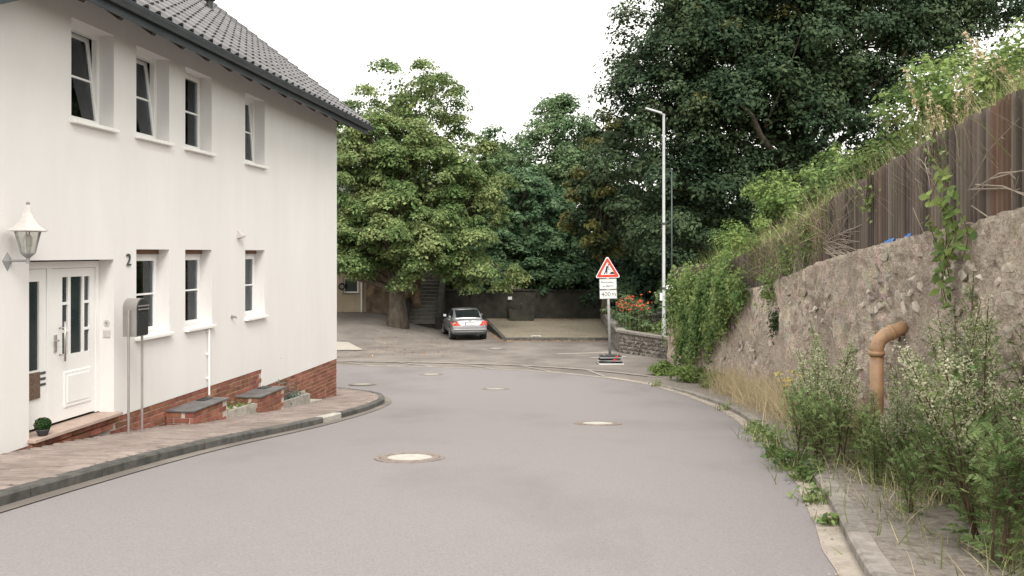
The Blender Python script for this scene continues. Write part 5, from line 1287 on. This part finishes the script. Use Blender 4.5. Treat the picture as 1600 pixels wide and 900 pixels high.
# ---- ivy curtain over the far end of the wall
iv = thing('ivy', (RW(26), 26, G(26)), 0, 'thick hanging ivy covering the far end of the retaining wall', 'ivy'); O = np.array(iv.location)
P = []; Nn = []; m = MB()
for k in range(420):
    y = 21.0 + 9.0*rgg.random()**.85; top = ZT(y)+(rgg.uniform(-.15, .55) if rgg.random() < .7 else rgg.uniform(.4, 1.05)*smooth(21, 24, y)); frac = smooth(20.8, 28.0, y)*(.8+.5*mnoise.noise((y*1.7, 0, 3)))
    Ls = (top-G(y))*min(1, rgg.uniform(.4, 1.0)*(.22+.88*frac)); n_ = int(Ls*34)+6; bulge = rgg.uniform(.03, .30)**1.0
    wn_ = wnorm(y); drift = rgg.normal()*.3
    for j in range(n_):
        s = j/n_; z = top-Ls*s; yy = y+drift*s; q = Vector((RW(yy), yy, z))+wn_*(.28*max(-.1, mnoise.noise((yy*.8, z*.9, 17)))+bulge*math.sin(min(1, s*1.6+.25)*math.pi*.62)+.05)
        P.append((q.x+rgg.normal()*.06, q.y+rgg.normal()*.08, q.z+rgg.normal()*.05)); Nn.append((wn_.x*.8+rgg.normal()*.45, wn_.y*.8+rgg.normal()*.45-.25, .55+rgg.normal()*.35))
    if k % 4 == 0: m.tube([tuple(np.array((RW(y)-.04-bulge*.5*math.sin(s*2), y+drift*s, top-Ls*s))-O) for s in (0,.33,.66,1)], .008, 4)
P = np.array(P); inst('leaves', LEAF2_V, LEAF2_F, P-O, basis(np.array(Nn), rgg), rgg.uniform(.065, .135, len(P)), M['leaf_ivy'], iv); m.build('vines', M['stalk_dark'], iv)
# nettles where the ivy reaches the ground
for k, (x, y, r, h, lab) in enumerate([(5.35,26.0,.55,.55,'light green nettle clump at the foot of the ivy'), (5.0,28.2,.5,.45,'light green weed clump nearest the street lamp'), (5.6,23.8,.4,.45,'weed clump between ivy and dry grass')]):
    tree('weed_clump', lab, (x, y, G(y)+.02), [(0,0,h*.4,r,r*1.3,h*.5)], M['leaf_fresh'], 30, 70, .085, 120+k, 0, .1, cat='weeds', clump_r=(.14,.26), inner=.2, twigs=False)
# small fern tuft growing from the wall, creeper hanging from the fence
def patch(name, lab, cat, cen_, sig, n, size, mt, sd, parent_mat='stalk_dark', strands=0):
    rg_ = np.random.default_rng(sd); rt = thing(name, cen_, 0, lab, cat); p = rg_.normal(size=(n, 3))*sig; nn = rg_.normal(size=(n, 3))*.45+np.array([-.8,-.2,.5])
    inst('leaves', LEAF2_V, LEAF2_F, p, basis(nn, rg_), rg_.uniform(*size, size=n), M[mt], rt); m = MB()
    for k in range(max(2, strands)): m.tube([(0.06,0,.05), tuple(p[k]*.5), tuple(p[k])], .005, 4)
    m.build('stems', M[parent_mat], rt); return rt
yy = 17.6; q = wpt(yy, CAMZ-(505-395)*yy/1340, .06); patch('fern', 'small dark green fern tuft growing out of the wall', 'fern', tuple(q), (.05,.09,.16), 170, (.05,.10), 'box', 61, strands=12)
yy = 18.2; q = wpt(yy, ZT(yy)-.12, .08); patch('trailing_plant', 'pale green trailing plant hanging over the wall top midway', 'creeper', tuple(q), (.08,.28,.26), 330, (.06,.11), 'leaf_fresh', 62, strands=14)
cy = 8.0
cr_ = thing('creeper', (RW(cy)-.05, cy, ZT(cy)), 0, 'creeper with large bright leaves hanging over fence and wall on the right', 'creeper'); m = MB(); P = []; Nn = []; S = []
for k in range(6):
    y0 = rgg.normal()*.12; L_ = [.95,.8,.6,.9,.45,.7][k]; top = [.42,.45,.2,.1,.5,-.05][k]; pts = []
    for j in range(15):
        s = j/14; pp_ = np.array([-.05-.05*math.sin(s*5+k), y0+.10*math.sin(s*4+k*2)-.05*s, top-L_*s]); pts.append(tuple(pp_))
        for e in range(2 if rgg.random() < .45 else 1):
            P.append(pp_+rgg.normal(size=3)*(.025,.055,.03)); Nn.append((-.8+rgg.normal()*.3, rgg.normal()*.35-.35, .45+rgg.normal()*.35)); S.append(rgg.uniform(.07, .135))
    m.tube(pts, .0045, 5)
m.build('vines', M['stalk_dark'], cr_); inst('leaves', LEAF2_V, LEAF2_F, np.array(P), basis(np.array(Nn), rgg), np.array(S), M['leaf_fresh'], cr_)
# dry twigs and stalks hanging over the fence
def dry_branch(y, lab, n, L_, sd, z0=.55, spread=.5, th=.005, dy=-1):
    rg_ = np.random.default_rng(sd); rt = thing('dry_branch', (fx(y)-.04, y, ZT(y)), 0, lab, 'dry branch'); m = MB()
    for k in range(n):
        a = rg_.normal()*spread; l = L_*rg_.uniform(.5, 1); s0 = np.array([-.03, rg_.normal()*.12, z0*rg_.uniform(.3, 1)]); e = s0+np.array([-.10-.12*rg_.random(), dy*l*math.cos(a), l*math.sin(a)-.12])
        mid = (s0+e)/2+np.array([-.03, 0, .06]); m.tube([tuple(s0), tuple(mid), tuple(e)], [th, th*.8, th*.35], 4)
        for q in range(2):
            f = mid+(e-mid)*rg_.random(); g = f+np.array([-.03, dy*.18*rg_.random(), rg_.normal()*.12]); m.tube([tuple(f), tuple(g)], [th*.5, th*.25], 3)
    m.build('twigs', M['twig'], rt)
dry_branch(13.4, 'pale bundle of dry twigs sprawling over the middle of the fence', 44, 2.5, 1, .34, .24, .008)
dry_branch(15.8, 'dry brown twigs hanging low on the fence beside the trailing plant', 40, 1.2, 2, .45, .6)
dry_branch(7.9, 'few long pale stalks lying across the fence at the right edge', 6, 1.9, 3, .42, .28, .008)
dry_branch(9.2, 'thin arched dry stalks over the upper right fence', 7, .9, 4, .85, .5, .005)
dry_branch(17.6, 'dry stalk tangle at the lower end of the fence', 24, 1.0, 5, .4, .7)
def fence_vine(y, lab, n, sd, sig=(.05,.25,.25), z=.45, mt='leaf_ivy'):
    rg_ = np.random.default_rng(sd); rt = thing('fence_vine', (fx(y)-.07, y, ZT(y)+z), 0, lab, 'vine'); p = rg_.normal(size=(n, 3))*sig
    inst('leaves', LEAF_V, LEAF_F, p, basis(rg_.normal(size=(n, 3))*.6+np.array([-.7,-.3,.4]), rg_), rg_.uniform(.04, .09, n), M[mt], rt); m = MB()
    for k in range(8): m.tube([(0,0,.3), tuple(p[k]*.6), tuple(p[k])], .004, 3)
    m.build('stems', M['stalk_dark'], rt)
fence_vine(15.0, 'green vine clinging to the middle of the slat fence', 420, 8, (.05,.45,.28), .4)
fence_vine(16.8, 'leafy vine on the fence left of the dry twigs', 480, 9, (.06,.5,.25), .3)
fence_vine(11.2, 'small vine sprig near the top of the fence', 70, 10, (.04,.2,.13), .72)
fence_vine(8.8, 'small grey green sprig high on the right fence', 50, 11, (.04,.14,.12), .78, 'leaf_mug')

def over_pts(n, rg, y0, y1):
    y = rg.uniform(y0, y1, n); return np.array([(fx(a)-.03, a, ZT(a)+.15+.8*rg.random()) for a in y])
tag(blades('overhanging_grass', over_pts(650, rgg, 12.8, 21), (.25,.7), .007, 1.9, M['straw'], rgg), 'dry grass hanging through and over the middle of the fence', 'grass', kind='stuff')
tag(blades('overhanging_grass', over_pts(900, rgg, 13.5, 21.5), (.2,.55), .009, 1.9, M['grass'], rgg), 'green grass hanging over the lower fence', 'grass', kind='stuff')
# ---- tall dry seed stalks above the fence
for k, (y, t, lab) in enumerate([(7.4,.9,'tall straw seed stalks against the sky at the right edge'), (8.4,1.0,'straw seed stalks left of the tallest ones'), (10.6,.7,'straw seed stalks over the fence top'), (16.2,1.0,'grey green tall mugwort spire above the fence')]):
    b = (EDGE(y)+t, y, bank_z(t, y)); rt = thing('seed_stalks', b, 0, lab, 'stalks'); m = MB(); P = []
    for j in range(9 if k < 3 else 6):
        h = rgg.uniform(.8, 1.5); dx, dy = rgg.normal()*.3, rgg.normal()*.3; pts = [(dx*.3*q+rgg.normal()*.01, dy*.3*q, h*q/4) for q in range(5)]; pts = [(x+dx*.4, y_+dy*.6, z) for x, y_, z in pts]; m.tube(pts, [.006,.005,.004,.003,.002], 4)
        for e in range(60): s = .62+.4*rgg.random(); P.append((pts[4][0]*s+pts[0][0]*(1-s)+rgg.normal()*.018, pts[4][1]*s+pts[0][1]*(1-s)+rgg.normal()*.018, h*s))
    m.build('stems', M['straw' if k < 3 else 'leaf_mug'], rt); P = np.array(P); inst('seed_heads', LEAF_V, LEAF_F, P, basis(rgg.normal(size=P.shape), rgg), rgg.uniform(.025, .055, len(P)), M['straw' if k < 3 else 'leaf_mug'], rt)

# ---- mugwort: pinnate leaf template, four plant variants, copies
lobes_ = [(0,.0,0,.5,.10)] 
def pinnate():
    V_ = []; F_ = []
    def lob(x0, y0, dx, dy, w):
        d = np.array([dx, dy]); L_ = np.linalg.norm(d); nrm = np.array([-d[1], d[0]])/L_*w; k = len(V_)
        a = np.array([x0, y0]); zt_ = -.10*abs(x0+dx)-.12*(y0+dy)**2
        V_.extend([(*a, -.12*y0**2), (*(a+d*.45+nrm), zt_*.5+.02), (*(a+d), zt_), (*(a+d*.45-nrm), zt_*.5+.02)]); F_.append((k, k+1, k+2, k+3))
    lob(0, 0, 0, .55, .035); lob(0, .5, 0, .5, .075)
    for y, l in ((.22,.22),(.40,.34),(.58,.33),(.74,.24)):
        for s in (-1, 1): lob(0, y, s*l*.8, l*.75, .055)
    return V_, F_
PN_V, PN_F = pinnate()
def mugwort(name, sd, H_, lean, flower, nside=1.0, spread=1.0):
    rg_ = np.random.default_rng(sd); rt = thing(name, (0,0,0), 0); m = MB(); LP, LD, LS = [], [], []; FP, FD, FS = [], [], []
    nst = rg_.integers(3, 5)
    for si in range(nst):
        h = H_*rg_.uniform(.72, 1.0); az = rg_.random()*6.28; ln = (.10+.22*rg_.random())*spread
        base = np.array([rg_.normal()*.05, rg_.normal()*.06, 0]); tip = base+np.array([math.cos(az)*ln*h+lean[0]*h, math.sin(az)*ln*h+lean[1]*h, h])
        mid = (base+tip)/2+np.array([-math.cos(az), -math.sin(az), 0])*ln*h*.22
        bez = lambda t: base*(1-t)**2+mid*2*t*(1-t)+tip*t*t
        m.tube([tuple(bez(k/8)) for k in range(9)], [.0095*(1-.75*k/8) for k in range(9)], 5)
        nl = int(26*h/1.3); ang = rg_.random()*6
        for k in range(nl):
            t = .05+.85*(k+rg_.random()*.6)/nl; p = bez(t); ang += 2.4; el = .25+.5*t; d = np.array([math.cos(ang)*math.cos(el), math.sin(ang)*math.cos(el), math.sin(el)*.8])
            LP.append(p); LD.append(d); LS.append((.15*(1-.55*t)+.02)*rg_.uniform(.8, 1.25))
            if t > .22:     # axillary branch carrying leaves or flower spikes
                bl_ = (.34*(1-t)+.10)*rg_.uniform(.7, 1.2)*nside; e = d*.75+np.array([0,0,.75]); e /= np.linalg.norm(e); q = p+e*bl_
                m.tube([tuple(p), tuple(p+e*bl_*.5+np.array([0,0,.01])), tuple(q)], [.003,.0022,.0012], 3, False)
                fl_ = flower and t > .42
                for j in range(5 if fl_ else 6):
                    s = (j+.5)/5.5; a2 = rg_.random()*6.28; d2 = e*.5+np.array([math.cos(a2), math.sin(a2), .3])*.8; LP.append(p+(q-p)*s); LD.append(d2); LS.append(.05*rg_.uniform(.7, 1.3)*(1 if fl_ else 1.5))
                if fl_:
                    ns_ = int(bl_*190)
                    for j in range(ns_): s = .15+.9*rg_.random(); FP.append(p+(q-p)*s+rg_.normal(size=3)*.011); FD.append(rg_.normal(size=3)); FS.append(rg_.uniform(.011, .024))
        if flower:
            for j in range(90): s = .78+.24*rg_.random(); FP.append(bez(s)+rg_.normal(size=3)*.016); FD.append(rg_.normal(size=3)); FS.append(rg_.uniform(.012, .026))
    m.build('stems', M['stalk_dark'], rt)
    LP, LD, LS = np.array(LP), np.array(LD), np.array(LS); up = np.tile([0,0,1.0], (len(LP), 1))+rg_.normal(size=LP.shape)*.35
    inst('leaves', PN_V, PN_F, LP, aim(LD, up), LS, M['leaf_mug'], rt)
    if flower: FP, FD = np.array(FP), np.array(FD); inst('flower_spikes', LEAF_V, LEAF_F, FP, basis(FD, rg_), np.array(FS), M['leaf_mug2'], rt)
    return rt
protos = [mugwort('mugwort', 1, 1.6, (-.16,0), True, .8), mugwort('mugwort', 2, 1.4, (-.22,-.03), True, .85), mugwort('mugwort', 3, 1.15, (-.06,0), True, .9), mugwort('mugwort', 4, .8, (-.06,-.04), False, 1.1, 1.6)]
spots = [ (0,3.75,6.5,.0,1.2,'tall mugwort in front of the wall nearest the right picture edge'), (1,3.1,5.8,1.2,1.15,'dark stemmed mugwort leaning left over the lower right pavement'), (0,3.9,7.3,2.6,1.2,'tall mugwort with pale spikes one step behind the right edge'),
  (1,3.62,6.9,4.0,1.15,'silvery mugwort in the middle of the foreground row'), (0,4.05,7.75,.8,1.1,'tall mugwort just right of the drain pipe'), (2,3.45,7.7,2.2,.8,'bushy mugwort in front of the drain pipe foot'),
  (2,3.85,9.05,5.0,.68,'silvery mugwort hiding the lower drain pipe'), (2,3.55,9.7,3.1,1.15,'dense green mugwort left of the drain pipe'), (0,3.95,10.6,1.7,.95,'upright mugwort left of the pipe against the wall'),
  (2,3.38,8.75,.5,1.0,'leafy mugwort overhanging the kerb'), (3,3.12,8.55,1.0,1.0,'low leafy mugwort spilling over the kerb into the gutter'), (3,3.3,7.75,2.0,.75,'low green mugwort shoot beside the kerb stone'),
  (2,3.65,10.3,4.4,.9,'last mugwort of the clump before the dry grass'), (3,3.35,6.3,3.0,1.0,'low leafy mugwort in the lower right foreground'), (3,3.0,5.2,5.2,1.1,'leafy mugwort shoots in the bottom right corner'), (1,3.65,5.75,2.9,1.0,'mugwort cut by the right picture edge near the bottom'), (3,3.1,6.6,.3,.7,'short mugwort at the inner edge of the bare pavement'), (2,3.25,5.1,4.1,1.0,'mugwort nearest the viewer in the bottom right'), (3,3.05,9.2,4.0,.95,'low mugwort leaning over the kerb at the clump'), (2,3.3,9.25,5.6,1.05,'green mugwort at the left front of the clump'), (3,3.6,7.2,1.1,.9,'low leafy mugwort filling the middle of the row'), (3,3.5,8.55,2.7,.85,'low leafy mugwort at the foot of the drain pipe'), (3,3.75,6.15,.9,1.05,'low leafy mugwort under the tall ones at the right edge'), (2,3.75,8.2,3.6,.95,'mugwort between the drain pipe and the tall right ones'), (2,3.5,10.0,1.9,1.0,'mugwort at the back left of the clump')]
used = set()
for (v, x, y, rz_, s, lab) in spots:
    o = protos[v] if v not in used else copy_tree(protos[v]); used.add(v)
    o.location = (x, y, G(y)+.09); o.rotation_euler = (0, 0, (rz_ % 2.0 - 1.0)*.8 if v < 2 else rz_); o.scale = (s, s, s); tag(o, lab, 'plant', 'mugwort plants below the retaining wall')
# ragwort with yellow flowers
rt = thing('ragwort', (4.25, 13.0, G(13)+.1), 0, 'thin ragwort plant with yellow flowers in the dry grass', 'plant'); m = MB(); P = []; Q = []
for k in range(9):
    h = rgg.uniform(.5, .85); dx, dy = rgg.normal()*.12, rgg.normal()*.16; m.tube([(0,0,0), (dx*.4, dy*.4, h*.5), (dx, dy, h)], [.005,.004,.002], 4)
    P += [np.array((dx, dy, h))+rgg.normal(size=3)*(.04,.05,.025) for _ in range(9)]; Q += [np.array((dx*s, dy*s, h*s))+rgg.normal(size=3)*.03 for s in rgg.random(22)]
m.build('stems', M['grass'], rt); P, Q = np.array(P), np.array(Q)
inst('petals', LEAF_V, LEAF_F, P, basis(np.tile([0,-.3,1.0], (len(P), 1))+rgg.normal(size=P.shape)*.3, rgg), rgg.uniform(.03, .05, len(P)), M['petal_yellow'], rt); inst('leaves', PN_V, PN_F, Q, aim(rgg.normal(size=Q.shape)+np.array([0,0,.4]), np.tile([0,0,1.0], (len(Q), 1))), rgg.uniform(.05, .1, len(Q)), M['leaf_mug'], rt)
# small plants in the beds by the house and the potted box ball
def clump(name, lab, loc, sig, n, size, mt, sd, up=.8):
    rg_ = np.random.default_rng(sd); rt = thing(name, loc, 0, lab, 'plant'); p = rg_.normal(size=(n, 3))*sig; p[:, 2] = np.abs(p[:, 2])
    inst('leaves', LEAF2_V, LEAF2_F, p, basis(p/np.array(sig)*.4+rg_.normal(size=(n, 3))*.4+np.array([0,0,up]), rg_), rg_.uniform(*size, size=n), M[mt], rt)
    m = MB(); [m.tube([(0,0,-.03), tuple(p[k])], .004, 3) for k in range(10)]; m.build('stems', M['stalk_dark'], rt)
for u, d, lab, sg_, mt, sd in ((3.9,.2,'blue green bushy plant in the bed beyond the light wells',(.10,.17,.20),'leaf_blue',81), (3.3,.2,'smaller blue green plant beside the bushy one',(.09,.14,.11),'leaf_blue',82), (6.45,.18,'low green plants between the two light wells',(.10,.13,.07),'leaf_mug',83), (5.95,.2,'second low green plant between the light wells, farther along',(.09,.10,.06),'leaf_ivy',84)):
    w = H2W(d, -u); clump('bed_plant', lab, (w.x, w.y, slope_g(-u)+.10), sg_, 260, (.03,.07), mt, sd)
for k, (u, d) in enumerate(((6.6,.24),(6.25,.22))):
    w = H2W(d, -u); o = bpy.data.objects.new('bed_stone', rocks[k]); COL.objects.link(o); o.location = (w.x, w.y, slope_g(-u)+.12); o.scale = (.08,.11,.05); tag(o, ['pale stone in the bed nearest the first light well', 'pale stone in the bed closer to the second light well'][k], 'stone')
w = H2W(.03, -10.92); pot = thing('potted_box', (w.x, w.y, -.515), 0, 'small potted box ball on the doorstep', 'potted plant')
m = MB(); m.lathe([(.05,0),(.075,.07),(.08,.075),(.07,.08),(.001,.075)], 18); m.build('pot', M['terracotta'], pot, True)
n = 900; d = rgg.normal(size=(n, 3)); d /= np.linalg.norm(d, axis=1, keepdims=True); inst('leaves', LEAF_V, LEAF_F, d*.092*rgg.uniform(.85,1.05,(n,1))*np.array([1,1,.85])+np.array([0,0,.135]), basis(d+rgg.normal(size=d.shape)*.4, rgg), rgg.uniform(.018, .032, n), M['box'], pot)
m = MB(); m.lathe([(.02,.06),(.07,.09),(.075,.14),(.05,.19),(.001,.205)], 14); m.build('branch_core', M['box'], pot, True)
# grit on the right gutter, and dry stalks lying on the pavement
gq = []
for p in offset(RC, 0):
    if p.x < 2.4 and p.y > 10: continue
    if 3 < p.y < 26:
        for _ in range(16):
            o_ = rgg.random()*.2; gq.append((p.x-.03-o_, p.y+rgg.normal()*.12, G(p.y)+.036))
gq = np.array(gq); n = len(gq)
tag(inst('gutter_grit', [(0,.7,-.2),(.6,-.4,-.2),(-.6,-.4,-.2),(0,0,.5)], [(0,1,3),(1,2,3),(2,0,3)], gq, basis(np.tile([0,0,1.0], (n, 1))+rgg.normal(size=(n, 3))*.2, rgg), .004+.016*rgg.random(n)**3, pm('grit', (.16,.13,.10), (.40,.35,.29), 30, .95, island=.5)), 'grit and crumbs lying in the right gutter', 'grit', kind='stuff')
# fallen leaves
def scatter(n, fn, lab, sz=(.05,.11)):
    rg_ = np.random.default_rng(n); p = np.array([fn(rg_) for _ in range(n)]); o = inst('fallen_leaves', LEAF_V, LEAF_F, p, basis(rg_.normal(size=(n, 3))*.25+np.array([0,0,1]), rg_), rg_.uniform(*sz, size=n), M['dead_leaf']); tag(o, lab, 'leaves', kind='stuff')
def f1(r):
    x, y = r.uniform(-7, -2.2), r.uniform(34, 46); return (x, y, GP(x, y)+.02)
def f2(r):
    x, y = r.uniform(-.6, 4.6), 41.45-abs(r.normal())*.25; return (x, y, GP(x, y)+.02)
def f3(r):
    x, y = r.uniform(-1.0, 4.8), 49.9-abs(r.normal())*.8; return (x, y, yz(x, y)+.02)
def f4(r):
    x = r.uniform(-1.4, -.1); y = 41.3+r.random()*4; return (min(x, -.5-(y-41.6)*.142), y, GP(x, y)+.02)
scatter(420, f1, 'fallen leaves strewn over the square below the linden'); scatter(380, f2, 'brown fallen leaves along the kerb of the cobbled yard'); scatter(300, f3, 'fallen leaves at the foot of the boundary wall'); scatter(200, f4, 'fallen leaves beside the parked car')
